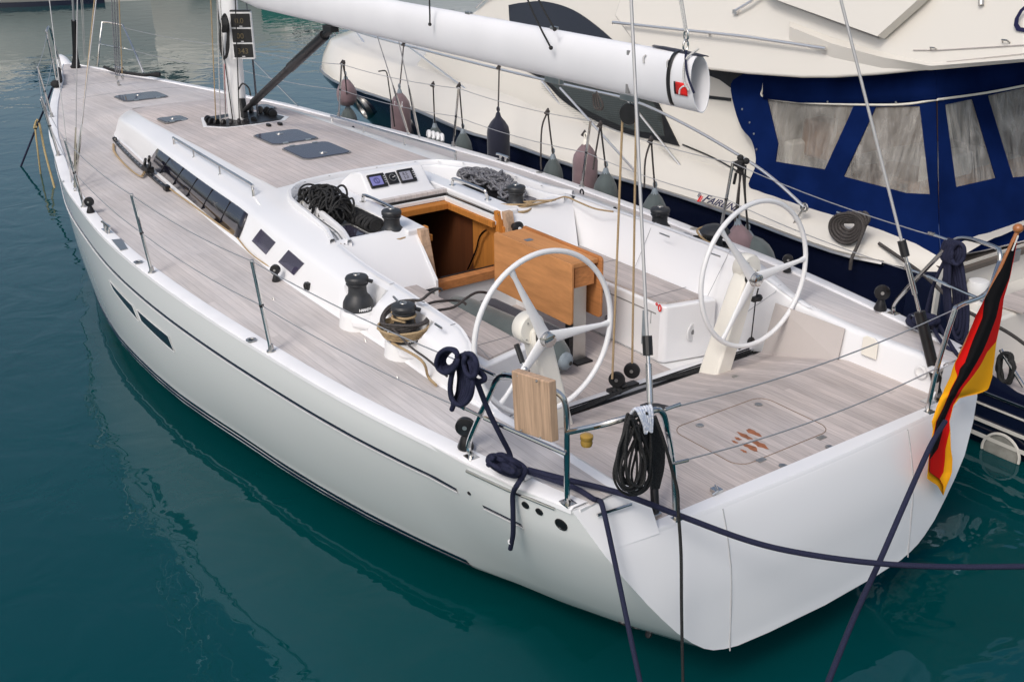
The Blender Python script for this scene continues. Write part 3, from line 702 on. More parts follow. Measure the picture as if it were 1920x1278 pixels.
# aft hatch in platform
mb=MB(); 
hc=[(-.02,.36),(-.02,-.36),(-.68,-.36),(-.68,.36)]
def rrect(x0,x1,y0,y1,r,n=6):
    out=[]
    for cx,cy,a0 in ((x1-r,y1-r,0),(x0+r,y1-r,PI/2),(x0+r,y0+r,PI),(x1-r,y0+r,1.5*PI)):
        for i in range(n+1): a=a0+PI/2*i/n; out.append((cx+r*math.cos(a),cy+r*math.sin(a)))
    return out
mb.tube([V((x,y,aftz(x)+.0005)) for x,y in rrect(-.655,-.10,-.375,.385,.09)],.003,5,closed=True); obj('platform_hatch_line',mb,'hatchline',Y)
mb=MB()
for u_,v_ in ((1312,797),(1422,758),(1468,873),(1555,838),(1381,680)):
    c=at(u_,v_,z=1.047); c.z=aftz(c.x)+.001; mb.lathe([(.024,0),(.024,.004),(.018,.005),(.008,.001),(.0,.001)],c,n=18)
for u_,v_ in ((1427,862),(1540,820)):
    c=at(u_,v_,z=1.047); c.z=aftz(c.x)+.002; mb.box(c,(.035,.06,.005))
obj('deck_fitting',mb,'steelr',Y)
mb=MB(); c=at(1343,922,z=1.05); mb.box(c+V((0,0,.012)),(.05,.05,.02)); mb.tube([c+V((.03,-.02,.02)),c+V((-.03,.02,.025)),c+V((-.02,.05,.01))],.008,6); obj('deck_eye',mb,'steel',Y,bevel=.003)
mb=MB()
for u_,v_,w_ in ((1412,810,.026),(1397,817,.022),(1384,822,.016),(1425,833,.028),(1408,838,.026),(1395,845,.012),(1378,828,.012)):
    c=at(u_,v_,z=1.047); c.z=aftz(c.x)+.0012; w_=w_*1.35; L_=.11 if w_>.027 else .045; mb.prism([c+V((math.cos(a)*L_*.5*(1+.25*math.sin(3*a+u_)),math.sin(a)*w_*.6*(1+.25*math.cos(5*a+v_)),0)) for a in [2*PI*k/14 for k in range(14)]],V((0,0,.001)))
obj('worn_patch',mb,mat('bare_teak',(.30,.11,.05),.6,var=.3,vscale=30),Y)
mb=MB(); pl=[(1200,760),(1212,756),(1233,757),(1255,762),(1271,772),(1236,783),(1215,777)]; mb.prism([at(u_,v_,z=.985) for u_,v_ in pl],V((0,0,.006))); obj('anti_slip_plate',mb,'blackm',Y)
# ------------------------------------------------- deck hatches
def rr3(x0,x1,y0,y1,r,zf): return [V((x,y,zf(x,y))) for x,y in rrect(x0,x1,y0,y1,r)]
def rfz(x,y):
    ez=interp(EDGE,x,2); cz=roofz(x); ey=interp(EDGE,x,1)
    if x>9.3: return roofz(x)-.02*(y/.5)**2
    return ez+(cz-ez)*(1-min(1,(y/ey)**2))
def hatch(x0,x1,y0,y1,r=.07,hx=0,name='deck_hatch'):
    zf=lambda x,y: rfz((x0+x1)/2,(y0+y1)/2)+(rfz(x1,(y0+y1)/2)-rfz(x0,(y0+y1)/2))/(x1-x0)*(x-(x0+x1)/2)+.003
    mb=MB(); mb.prism(rr3(x0-.012,x1+.012,y0-.012,y1+.012,r,zf),V((0,0,.006))); h=obj(name,mb,'rubber',Y,smooth=0)
    mb=MB(); mb.prism(rr3(x0,x1,y0,y1,r,lambda x,y:zf(x,y)+.002),V((0,0,.010))); obj('hatch_glass',mb,'hatch',h,smooth=0,bevel=.002)
    cx=(x0+x1)/2+hx
    mb=MB(); mb.lathe([(.038,0),(.036,.004),(.02,.005),(.018,.008),(0,.008)],V((cx,(y0+y1)/2,zf(cx,(y0+y1)/2)+.012)),n=20); obj('hatch_handle',mb,'steelr',h)
    mb=MB()
    for yy in (.25,.75): mb.box((x1 if hx<0 else x0,y0+(y1-y0)*yy,zf(x1 if hx<0 else x0,0)+.012),(.03,.05,.01))
    obj('hatch_hinge',mb,'fcap',h)
hatch(5.64,6.16,-.235,.235,.075,.14); hatch(4.955,5.49,-.235,.235,.075,-.14)
hatch(10.09,10.60,-.28,.28,.09,.1); hatch(7.44,7.74,.40,.66,.05,.0,'small_deck_hatch'); hatch(7.44,7.74,-.60,-.34,.05,0,'small_deck_hatch')
# angled reading hatches in the rope pockets
for s in (1,-1):
    mb=MB(); mb.prism([V((x,y,1.512)) for x,y in rrect(2.88,3.22,.70*1,.93,.04)] if s==1 else [V((x,-y,1.512)) for x,y in rrect(2.88,3.22,.66,.90,.04)],V((0,0,.02))); h=obj('pocket_hatch',mb,'steelr',Y,smooth=0,bevel=.005)
    mb=MB(); mb.prism([V((x,y*s,1.534)) for x,y in rrect(2.91,3.19,.725 if s==1 else .685,.905 if s==1 else .875,.03)],V((0,0,.004))); obj('pocket_glass',mb,'hatch',h,smooth=0)
# ------------------------------------------------- handrails
def rail_(pts,posts,r=.0125,name='handrail',post=None):
    mb=MB(); mb.tube(curve(pts,5),r,10)
    for a,b in posts: mb.tube([a,b],.008,8); mb.lathe([(.02,0),(.018,.006),(0,.007)],b,n=12)
    return obj(name,mb,'steel',Y)
for s in (1,-1):
    a=V((6.62,s*.87,1.615));b=V((4.38,s*1.0,1.64)); d=(b-a)
    g=lambda t:(lambda p:V((p.x,p.y,interp(EDGE,p.x,2)-.035)))(a+d*t)
    rail_([g(-.005),a+d*.0+V((0,0,-.01)),a+d*.02,a+d*.35,a+d*.7,a+d*.98,a+d*1.0+V((0,0,-.02)),g(1.005)],[(a+d*t,g(t)) for t in (.28,.62)])
    mb=MB(); mb.tube(curve([V((3.52,s*.425,1.59)),V((3.51,s*.425,1.635)),V((3.46,s*.425,1.66)),V((3.06,s*.425,1.66)),V((3.01,s*.425,1.64)),V((2.98,s*.425,1.585))],5),.0125,10)
    for x in (3.52,2.98): mb.lathe([(.03,0),(.028,.006),(0,.007)],(x,s*.425,1.592),n=16)
    obj('grab_rail',mb,'steel',Y)
# ------------------------------------------------- winches
def winch(loc,sc=1.0,rot=0,first=None):
    p=[(.102,0),(.104,.02),(.10,.05),(.082,.085),(.068,.10),(.062,.115),(.060,.15),(.063,.165),(.072,.172),(.074,.178),(.067,.183),(.067,.190),(.076,.196),(.078,.215),(.070,.228),(.035,.238),(.02,.238)]
    mb=MB(); mb.lathe([(r*sc,h*sc) for r,h in p],loc,n=36); w=obj('winch',mb,'winch',Y,smooth=28)
    mb=MB(); L=V(loc); mb.box(L+V((math.cos(rot)*.085*sc,math.sin(rot)*.085*sc,.198*sc)),(.045*sc,.03*sc,.018*sc),(V((math.cos(rot),math.sin(rot),-.3)),V((-math.sin(rot),math.cos(rot),0)),V((.3*math.cos(rot),.3*math.sin(rot),1)))); obj('stripper_arm',mb,'black',w,bevel=.004)
    mb=MB(); mb.lathe([(.024*sc,0),(.022*sc,.004),(.012*sc,.005),(.011*sc,.0)],L+V((0,0,.239*sc)),n=18); obj('winch_socket',mb,'steelr',w)
    mb=MB(); mb.lathe([(.0105*sc,0),(.0,0)],L+V((0,0,.2405*sc)),n=10); obj('socket_hole',mb,'black',w)
    # lettering round the base
    mb=MB(); t='HARKEN'; th=math.atan2(CAM.y-L.y,CAM.x-L.x)+.35
    for i,ch in enumerate(t):
        a=th-(i-2.5)*-.13; rr=.1045*sc; n=V((math.cos(a),math.sin(a),0)); X=V((-math.sin(a),math.cos(a),0)); mb.text(ch,L+n*rr+V((0,0,.014*sc)),X,(0,0,1),.026*sc,.001,bold=.001)
    obj('winch_lettering',mb,'whitem',w); return w
W1=(1.92,1.33,1.385);W2=(1.318,1.327,1.37);W3=(2.79,.57,1.50)
for s in (1,-1):
    for k,w in enumerate((W1,W2,W3)): winch((w[0],w[1]*s,w[2]),1.0 if k<2 else .98,rot=[-2.3,-2.2,-1][k]*s)
    for (x,y,zt) in (W1,W2):   # moulded winch pods
        mb=MB(); 
        sec=[]
        for i in range(25):
            a=2*PI*i/24
        rows_=[]
        for f,z in ((1.22,1.262),(1.12,zt-.03),(1.08,zt-.006),(1.02,zt+.001),(.4,zt+.001),(0.01,zt+.001)):
            rows_.append([V((x+math.cos(2*PI*i/32)*.112*f+(0 if math.cos(2*PI*i/32)>-.2 else 0),s*(y+math.sin(2*PI*i/32)*.112*f-(.02 if f>.9 else 0)*0),z)) for i in range(32)])
        mb.grid(rows_,cv=True)
        obj('winch_pod',mb,'gel2',Y,smooth=50)
        mb=MB(); zz=zt+.001
        # fillet wedge between pod and coaming
        mb.prism([V((x-.42,s*1.22,1.30)),V((x-.10,s*(y+.10),1.29)),V((x+.10,s*(y+.10),1.29)),V((x+.30,s*1.22,1.30))],V((0,0,.075))); obj('pod_fillet',mb,'gel',Y,smooth=0,bevel=.03,seg=3)
# ------------------------------------------------- wheels and pedestals
def wheel(s,ang):
    C=V((.478,s*.868,1.572)); H=V((.483,s*.861,1.540)); ax=V((-.995,0,.05)).normalized(); U=V((0,1,0)); Wv=ax.cross(U).normalized()
    mb=MB(); mb.tube([C+(U*math.cos(2*PI*i/72)+Wv*math.sin(2*PI*i/72))*.492 for i in range(72)],.0165,12,closed=True)
    w=obj('steering_wheel',mb,'gel2',Y,smooth=60)
    for a in ang:
        p=C+(U*math.cos(a)+Wv*math.sin(a))*.488; d=(p-H); side=d.cross(ax).normalized()
        mb=MB(); rows_=[]
        for i in range(9):
            t=i/8; c=H+d*t; hw=.032*(1-t)**1.2+.012+.012*max(0,(t-.85)/.15)**2; th=.013
            rows_.append([c+side*(hw*math.cos(2*PI*j/12))+ax*(th*math.sin(2*PI*j/12)) for j in range(12)])
        mb.grid(rows_,cv=True); obj('spoke',mb,'gel2',w,smooth=60)
    mb=MB(); mb.lathe([(.05,-.03),(.05,0),(.047,.006),(.047,.016),(.044,.018),(.044,.028),(.042,.03),(.042,.05),(.03,.056),(.0,.057)],H,ax,n=32); hb=obj('wheel_hub',mb,'steel',w,smooth=30)
    mb=MB(); mb.lathe([(.052,-.028),(.052,-.004),(.048,0)],H,ax,n=32); obj('hub_ring',mb,'black',hb)
    return w
def ang_of(s,px):
    C=V((.478,s*.868,1.572)); q=at(px[0],px[1],x=.478); ax=V((-.995,0,.05)).normalized(); U=V((0,1,0)); Wv=ax.cross(U).normalized(); d=q-C; return math.atan2(d.dot(Wv),d.dot(U))
wheel(1,[ang_of(1,p) for p in ((962,508),(1134,606),(925,772))])
wheel(-1,[ang_of(-1,p) for p in ((1356,433),(1502,487),(1342,652))])
for s in (1,-1):
    mb=MB(); rows_=[]
    B=V((.60,s*.675,.862)); T=V((.56,s*.885,1.60))
    for t,w_,d_ in ((0,.078,.085),(.3,.074,.078),(.6,.071,.070),(.85,.070,.064),(.93,.062,.058),(.98,.045,.045),(1.0,.02,.02)):
        c=B+(T-B)*t; a=V((0,1,0));b=V((1,0,.08))
        pts=[c+a*x*w_+b*y*d_ for x,y in ((-1,-.8),(-.8,-1),(.8,-1),(1,-.8),(1,.8),(.8,1),(-.8,1),(-1,.8))]
        if t==0: 
            for p in pts: p.z=.862 if s==1 else .862
        rows_.append(pts)
    mb.grid(rows_,cv=True); mb.add(rows_[-1],[tuple(range(8))]); obj('steering_pedestal',mb,'cream2',Y,smooth=30,bevel=.006)
    # compass binnacle drum in front of the wheel
    cc=V((.58,s*.905,1.585)); mb=MB()
    mb.lathe([(.0,-.06),(.085,-.06),(.095,-.045),(.095,.02),(.085,.035),(.03,.04),(0,.04)],cc,(-1,0,.05),n=32); obj('pedestal_head',mb,'cream2',Y,smooth=35)
    mb=MB()
    for dy,dz in ((.04,.05),(-.05,-.02),(.05,-.05)): mb.lathe([(.006,0),(.005,.004),(0,.005)],cc+V((-.04,dy,dz)),(-1,0,0),n=8)
    obj('head_screw',mb,'steelr',Y)
# engine throttle beside the port pedestal
mb=MB(); a=at(968,645,y=1.02);b=at(980,680,y=1.02); mb.tube([a,b],.017,10); th=obj('throttle_grip',mb,'black',Y)
mb=MB(); mb.tube([b,b+(b-a)*.3],.009,8); mb.ball(b+(b-a)*.35,.02); obj('throttle_lever',mb,'steel',Y)
# ------------------------------------------------- cockpit table
zt=1.575
A=at(931,437,z=zt);B=at(1074,499,z=zt);C=at(984,424,z=zt);D=at(1127,486,z=zt)
yp=.20; ys_=-.20
xa,xb=2.36,1.50
PL=at(931,437,z=zt); 
print('TABLE',[tuple(round(c,3) for c in q) for q in (A,B,C,D)])
yp=(A.y+B.y)/2; ys_=(C.y+D.y)/2; xa=max(A.x,C.x); xb=min(B.x,D.x)
zb=at(1072,611,y=yp).z
print('TABLE leaf bottom',zb, 'x',at(1072,611,y=yp).x, yp,ys_,xa,xb)
mb=MB(); mb.box(((xa+xb)/2,(yp+ys_)/2,zt-.018),(xa-xb-.06,abs(yp-ys_)-.03,.032)); tb=obj('cockpit_table',mb,'teakv',Y,bevel=.004)
for y_,z0,nm in ((yp,zb,'port'),(ys_,zb+.0,'s')):
    mb=MB(); out=[V((x,y_-.011,z)) for x,z in rrect(xb,xa,z0,zt+.012,.03,4)]; mb.prism(out,V((0,.022,0))); obj('table_leaf',mb,'teakvv' if nm=='s' else 'teakv',tb,smooth=0,bevel=.005)
mb=MB(); mb.box(((xa+xb)/2,(yp+ys_)/2,zt-.05),(xa-xb-.1,.10,.05)); mb.box((xb+.10,(yp+ys_)/2,(zt+.81)/2-.02),(.04,.115,zt-.83)); obj('table_leg',mb,'steelr',tb,bevel=.004)
mb=MB(); mb.box((xb+.10,(yp+ys_)/2+.08,(zt+.81)/2-.02),(.045,.03,zt-.86)); mb.box((xb+.14,(yp+ys_)/2,.819),(.26,.14,.012)); obj('table_strut',mb,'blackm',tb)
mb=MB(); mb.box(((xa+xb)/2+.18,(yp+ys_)/2+.03,zt-.0005),(.05,.06,.003)); obj('table_latch',mb,'steelr',tb)
mb=MB(); 
for xx in (xb+.04,): mb.box((xx,(yp+ys_)/2,zt-.10),(.01,.17,.16))
obj('table_bracket',mb,'teakvv',tb)
# ------------------------------------------------- mast, boom, vang
mb=MB(); rows_=[]
for z in (1.42,1.6,2.5,3.5,6,12,19):
    x0=7.10-(z-1.42)*.035; rows_.append([V((x0+math.cos(2*PI*j/28)*.15,math.sin(2*PI*j/28)*.088,z)) for j in range(28)])
mb.grid(rows_,cv=True); mast=obj('mast',mb,'alu',Y,smooth=60)
mb=MB(); mb.lathe([(.17,0),(.17,.05),(.19,.06),(.19,.09),(.165,.10)],(7.10,0,1.50),n=28); obj('mast_collar',mb,'black',mast)
mb=MB(); 
oct_=[(7.38,.30),(6.95,.44),(6.70,.30),(6.62,0),(6.70,-.36),(6.90,-.50),(7.20,-.44),(7.42,-.20)]
mb.prism([V((x,y,roofz(x)+.0035-.05*(y/.75)**2)) for x,y in [at_ for at_ in oct_]],V((0,0,.004))); obj('mast_step_surround',mb,'gel2',Y,smooth=0)
mb=MB(); mb.prism([V((7.07+(x-7.07)*.9,y*.9,roofz(x)+.009-.05*(y/.75)**2)) for x,y in oct_],V((0,0,.004))); obj('mast_step_well',mb,'black',Y,smooth=0)
# turning blocks round the foot
mb=MB(); random.seed(3)
for i in range(9):
    a=1.2+i*.28; c=V((7.08+math.cos(a)*.24*1.1,.02+math.sin(a)*.30,1.64))
    mb.lathe([(.0,-.015),(.036,-.014),(.040,0),(.036,.014),(0,.015)],c,(math.cos(a+PI/2),math.sin(a+PI/2),0),n=14)
for i in range(5):
    a=-1.9+i*.3; c=V((7.05+math.cos(a)*.30,math.sin(a)*.36,1.655))
    mb.lathe([(.0,-.018),(.04,-.016),(.046,0),(.04,.016),(0,.018)],c,(math.cos(a+PI/2),math.sin(a+PI/2),0),n=14)
obj('mast_foot_block',mb,'black',Y,smooth=40)
mb=MB()
for c in (V((6.48,-.08,1.645)),V((6.47,-.20,1.645))): mb.box(c,(.07,.035,.03))
obj('clutch',mb,'black',Y,bevel=.008)
# boom
def boomaxis(t): return V((6.95-6.75*t,0,2.98-.03*t))
mb=MB(); rows_=[]
for i,t in enumerate([0,.03,.1,.25,.4,.6,.8,.94,1.0]):
    c=boomaxis(t); k=1.0 if t>.08 else .55+.45*t/.08; h=.155*k; w_=.072*k
    rr=[]
    for j in range(32):
        a=2*PI*j/32; y=math.cos(a); z=math.sin(a)
        yy=w_*y*(1.0+.12*z); zz=h*z
        rr.append(V((c.x-(0 if t<1 else .05*(-z*.5+.5)-.03),yy,c.z+zz)))
    rows_.append(rr)
mb.grid(rows_,cv=True); inner_=[[V((p.x,p.y*.955,2.95+(p.z-2.95)*.96)) for p in rows_[-1]],[V((p.x+.55,p.y*.95,2.95+(p.z-2.95)*.955)) for p in rows_[-1]]]
mb.grid([rows_[-1]]+inner_,cv=True); boom=obj('boom',mb,'boom',Y,smooth=50)
md=None
mb=MB(); mb.box((.76,0,2.95),(.02,.12,.25)); obj('boom_plug',mb,'rubber',boom)
bw=.075;bh=.158
bx=lambda u,v: at(u,v,y=.08).x
def onboom(x,a,off=.004): # a angle: 0 = port side, pi/2 top
    return V((x,(bw+off)*math.cos(a)*(1+.12*math.sin(a)),2.953+(bh+off)*math.sin(a)))
mb=MB(); 
g=[[onboom(bx(1251,160)+dx,math.radians(a),.003) for a in range(-62,110,8)] for dx in (-.014,.014)]; mb.grid(g); o_=obj('boom_strap',mb,'black',boom); o_.modifiers.new('s','SOLIDIFY').thickness=.003
mb=MB(); g=[[onboom(x,math.radians(a),.003+.008*math.sin((x*9+a*.1))) for a in range(78,125,6)] for x in (.20,.28,.36,.44,.52,.60)]; mb.grid(g); o_=obj('boom_cover_flap',mb,'fnavy',boom); o_.modifiers.new('s','SOLIDIFY').thickness=.004
mb=MB(); mb.tube(curve([onboom(bx(1270,115),math.radians(80),.012),onboom(bx(1280,125),math.radians(50),.012),onboom(bx(1290,142),math.radians(20),.012),onboom(bx(1300,158),math.radians(-5),.012),onboom(bx(1303,166),math.radians(-12),.012)],5),.007,6); obj('boom_lashing',mb,'navyrope',boom)
mb=MB(); mb.tube(curve([onboom(.24,math.radians(92),.03),onboom(.27,math.radians(50),.012),onboom(.25,math.radians(10),.012),onboom(.21,math.radians(-10),.01)],5),.006,6); obj('outhaul_line',mb,'whiter',boom)
def decal(x0,x1,a0,a1,off,m_,name,par,thick=.0015):
    mb=MB(); mb.grid([[onboom(x,math.radians(a0+(a1-a0)*j/5),off) for j in range(6)] for x in (x0,x1)]); o=obj(name,mb,m_,par); o.modifiers.new('s','SOLIDIFY').thickness=thick; return o
q0,q1=bx(1266,162),bx(1287,168); q2=bx(1262.5,162)
dc=decal(q0,q1,-24,2,.003,'red','boom_badge',boom); decal(q2,q0+.002,-24,2,.003,'blackm','badge_edge',boom); qm=(q0+q1)/2; qd=(q0-q1)
mb=MB(); mb.tube(curve([onboom(qm+qd*.2,math.radians(-22),.006),onboom(qm+qd*.1,math.radians(-12),.006),onboom(qm-qd*.15,math.radians(-5),.006),onboom(qm-qd*.35,math.radians(-3),.006)],4),.005,5); obj('badge_mark',mb,'whitem',dc)
mb=MB()
for xx in (.60,.40): mb.tube(curve([onboom(xx,math.radians(46),.004),onboom(xx+.008,math.radians(38),.008),onboom(xx,math.radians(26),.004)],4),.006,6)
for xx in (2.55,1.55,4.0): mb.box(onboom(xx,math.radians(89),.008),(.06,.03,.02))
mb.box(onboom(1.55,-PI/2,.006),(.16,.04,.04)); mb.box(onboom(.80,-PI/2,.006),(.14,.04,.04))
obj('boom_fairlead',mb,'steelr',boom,bevel=.004)
mb=MB(); 
c=V((.34,0,3.125)); mb.tube([c+V((0,math.cos(a)*.018,.02+math.sin(a)*.03)) for a in [2*PI*i/14 for i in range(14)]],.006,6,closed=True); mb.tube([c+V((math.cos(a)*.016,0,.075+math.sin(a)*.03)) for a in [2*PI*i/14 for i in range(14)]],.006,6,closed=True); obj('topping_shackle',mb,'steel',boom)
mb=MB(); mb.tube([c+V((0,0,.10)),V((.34+.62*1,0,5.2))],.008,6); mb.tube([c+V((0,0.01,.10)),V((.37+.62*1,0.02,5.2))],.006,6); obj('topping_lift',mb,'whiter',Y)
# reef lines hanging over boom cover
mb=MB()
for pts in ([(805,-4),(806,30),(806,46)],[(986,-8),(1000,25),(1018,62),(1033,90)],[(1006,-8),(1020,20),(1040,55)]):
    P=[at(u,v,y=.12) for u,v in pts]; mb.tube(P,.006,6); mb.ball(P[-1],.014,8)
obj('reef_line',mb,'blackrope',Y)
# vang strut
mb=MB(); a=at(461,205,y=.0);b=at(620,56,y=.0); d=(b-a); mb.tube([a+d*.10,a+d*.14,a+d*.56,a+d*.57,a+d*.93,a+d*.94],lambda t:.038 if t<.55 else .047,14); vang=obj('boom_vang',mb,'blackm',Y)
mb=MB(); mb.prism([V((6.86,-.025,1.66)),V((6.96,-.025,1.66)),V((6.96,-.025,1.86)),V((6.90,-.025,1.86)),a+V((.02,-.025,-.02))],V((0,.05,0))); mb.tube([a-d*.02,a+d*.12],.026,10); mb.tube([a+d*.93,b],.03,10); mb.box(b+V((0,0,.01)),(.16,.08,.05)); obj('vang_fitting',mb,'black',vang,bevel=.004)
# mast displays
n_=V((-.80,.60,0)).normalized(); X_=V((-.60,-.80,0)).normalized()
dcn=at(454,67,y=.02); mb=MB(); mb.box(dcn-n_*.02,(.22,.47,.05),(X_,V((0,0,1)),n_)); dh=obj('mast_display_housing',mb,'gel2',mast,bevel=.01)
for i,tx in enumerate(('0.0','00','343')):
    c=dcn+V((0,0,.148-.148*i))+n_*.007; mb=MB(); mb.box(c,(.195,.132,.01),(X_,V((0,0,1)),n_)); e=obj('mast_display',mb,'black',mast,bevel=.003)
    mb=MB(); mb.text(tx,c+n_*.006-X_*(.055 if len(tx)<3 else .06)+V((0,0,-.028)),X_,(0,0,1),.075,.001); obj('display_digits',mb,mat('led_dim',(.13,.10,.05),.4),e)
    mb=MB(); mb.box(c+n_*.006+V((0,0,-.056)),(.03,.006,.001),(X_,V((0,0,1)),n_)); obj('display_mark',mb,'whitem',e)
mb=MB(); mb.box(dcn+V((0,0,.24))-n_*.02,(.2,.012,.06),(X_,V((0,0,1)),n_)); obj('display_lid',mb,'black',mast)
# halyards down the mast
def seg(mb,a,b,r,n=6): mb.tube([a,b],r,n)
lines=[((395,-5),(405,232),.30,'beige',.006),((407,-5),(413,230),.22,'whiter',.006),((413,-5),(423,228),.16,'whiter',.006),((405,-5),(438,236),.10,'blackrope',.006),((441,-5),(449,232),.09,'blackrope',.006)]
for (p,q,yy,m_,r_) in lines:
    mb=MB(); a=at(p[0],p[1],y=yy);b=at(q[0],q[1],y=yy); a=V((7.0+yy*.2,yy*.9,3.1)) if False else a; seg(mb,a,b,r_); obj('halyard',mb,m_,Y)
mb=MB(); a=at(421,120,y=.15);b=at(423,212,y=.15); seg(mb,a,b,.005); obj('red_halyard',mb,ropemat('red_fleck_rope',(.6,.1,.1),(.7,.6,.6)),Y)
mb=MB()
for p,q in (((461,0),(478,112)),((472,85),(486,230)),((473,110),(484,235))):
    seg(mb,at(p[0],p[1],y=-.22),at(q[0],q[1],y=-.22),.006)
obj('runner_tail',mb,'greyrope',Y)
mb=MB(); mb.tube(curve([at(447,168,y=.05),at(455,157,y=.0),at(466,165,y=0),at(470,180,y=0)],5),.009,8); obj('vang_hose',mb,'black',Y)
# ------------------------------------------------- standing rigging
mb=MB(); seg(mb,V((13.30,0,1.36)),V((6.55,0,18.5)),.018); obj('forestay',mb,'wire',Y)
fs=V((13.30,0,1.36)); fd=(V((6.55,0,18.5))-fs).normalized()
mb=MB(); mb.tube([fs+fd*.0,fs+fd*.06,fs+fd*.14,fs+fd*.30,fs+fd*.75],lambda t:.06 if t<.3 else (.045 if t<.6 else .036),16); mb.lathe([(.07,0),(.075,.03),(.05,.05)],(13.32,0,1.345),n=16); obj('furler_drum',mb,'black',Y)
mb=MB(); g=V((13.30,.04,1.47)); mb.text('R',g,(-.4,-.9,0),(0,0,1),.07,.002); obj('furler_letter',mb,'whitem',Y)
CH=V((6.62,1.90,1.25))
for s in (1,-1):
    sp=V((6.70,s*1.93,1.26))
    for nm,foot,top,L1 in (('shroud',V((6.55,s*1.90,1.26)),V((6.85,s*.45,9.5)),.5),('lower_shroud',V((6.72,s*1.86,1.26)),V((6.95,s*.1,7.5)),.5)):
        d=(top-foot).normalized(); mb=MB(); seg(mb,foot+d*L1,top,.006); sh=obj(nm,mb,'wire',Y)
        mb=MB(); mb.tube([foot,foot+d*.10,foot+d*.14,foot+d*(L1-.1),foot+d*(L1+.1)],lambda t:.012 if t<.3 else (.015 if t<.85 else .008),8); mb.ball(foot+d*.02,.018,8); obj('turnbuckle',mb,'steel',sh)
# baby stays / foredeck tackle lines (to (225,160))
mb=MB(); ft=V((11.38,-.05,1.37)); 
for p,q in (((209,-5),(217,140)),((214,-5),(220,140)),((219,-5),(224,140))):
    seg(mb,at(*p,x=11.2),at(*q,x=11.35),.008)
obj('inner_halyard',mb,'greyrope',Y)
mb=MB(); seg(mb,at(223,-5,x=11.2),at(229,138,x=11.35),.008); seg(mb,at(177,0,x=9.5),at(142,350,z=1.27),.007); obj('tan_halyard',mb,'beige',Y)
mb=MB()
for p in ((219,145),(230,145),(222,156),(226,163)): mb.ball(at(*p,x=11.36),.028,8,sc=(.6,.8,1.3))
obj('snap_shackle',mb,'steel',Y)
mb=MB(); 
for a,b in (((152,0),(158,112)),((155,0),(160,112))): seg(mb,at(*a,y=-.15),at(*b,y=-.15),.005)
seg(mb,at(92,-5,y=.45),at(134,345,y=1.85),.006)
obj('furling_line',mb,'whiter',Y)
# backstays
for s,pu,pt in ((1,(1229,962),(1183,-10)),(-1,(1757,715),(1574,-10))):
    a=at(*pu,y=s*1.17); f=V((-.76,s*1.17,1.03))
    # direction toward masthead
    top=V((6.3,0,18.5)); d=(top-f).normalized()
    mb=MB(); 
    if s==1: pts=[f+d*.05]+[at(u,v,n=V((0,1,0)).cross(d) if False else V((1,0,0)),p=f) for u,v in []]
    # piecewise: the photograph's line is straight
    P=[at(u,v,y=s*(1.17-.0)) for u,v in (pu,)]
    q0=f+V((0,0,.02))
    # choose plane through f containing d and the transverse axis, so the stay keeps its image line
    nrm=d.cross(V((0,1,0))).normalized()
    e=at(pt[0],pt[1],n=nrm,p=f); b0=at(pu[0],pu[1],n=nrm,p=f)
    dd=(e-b0).normalized(); ln=(e-b0).length
    mb=MB(); seg(mb,b0+dd*.88,b0+dd*(ln+8),.009); bs=obj('backstay',mb,'stay',Y)
    mb=MB(); mb.tube([b0-dd*.0,b0+dd*.06,b0+dd*.42,b0+dd*.45],lambda t:.022 if s==1 else .034,12); obj('backstay_cylinder',mb,'blackm',bs)
    mb=MB(); mb.tube([b0+dd*.4,b0+dd*.80],.011,8); mb.tube([b0+dd*.56,b0+dd*.76],.017,8); mb.box(b0-dd*.03,(.035,.05,.08)); mb.box(f+V((0,0,.012)),(.09,.13,.012)); obj('backstay_turnbuckle',mb,'steel',bs,bevel=.003)
    mb=MB(); mb.tube([b0+dd*.80,b0+dd*.90],.026,10); obj('backstay_boot',mb,'black',bs)
# ------------------------------------------------- stanchions, lifelines, pulpit, pushpit
STP=[]; TOPZ=.632; LOZ=.32
def stbase(x,s): return V((x,s*(shy(x)-.035),shz(x)+.014))
SX=[1.895,3.84,5.97,8.05]
def stanchion(x,s,xt=None,h=.622):
    b=stbase(x,s); t=V((xt if xt else x-.02,s*(abs(b.y)+.075),b.z+h)); mb=MB(); mb.tube([b,t],.0125,10); st=obj('stanchion',mb,'steel',Y)
    mb=MB(); mb.lathe([(.030,0),(.028,.008),(.018,.014),(.016,.05)],b,n=16); mb.ball(t,.0145,8); obj('stanchion_base',mb,'steelr',st)
    mb=MB(); m_=b+(t-b)*.52; mb.ball(m_,.017,8); obj('stanchion_fairlead',mb,'black',st); return b,t,m_
TP={1:[],-1:[]};LO={1:[],-1:[]}
for s in (1,-1):
    for x in SX: b,t,m_=stanchion(x,s); TP[s].append(t);LO[s].append(m_)
    x=10.0; b,t,m_=stanchion(x,s,h=.60); TP[s].append(t);LO[s].append(m_)
    mb=MB(); seg(mb,V((8.85,s*(shy(8.85)-.03),shz(8.85)+.01)),V((8.09,TP[s][3].y,TP[s][3].z-.03)) if s==1 else t+V((0,0,-.02)),.010); obj('stanchion_brace',mb,'steel',Y)
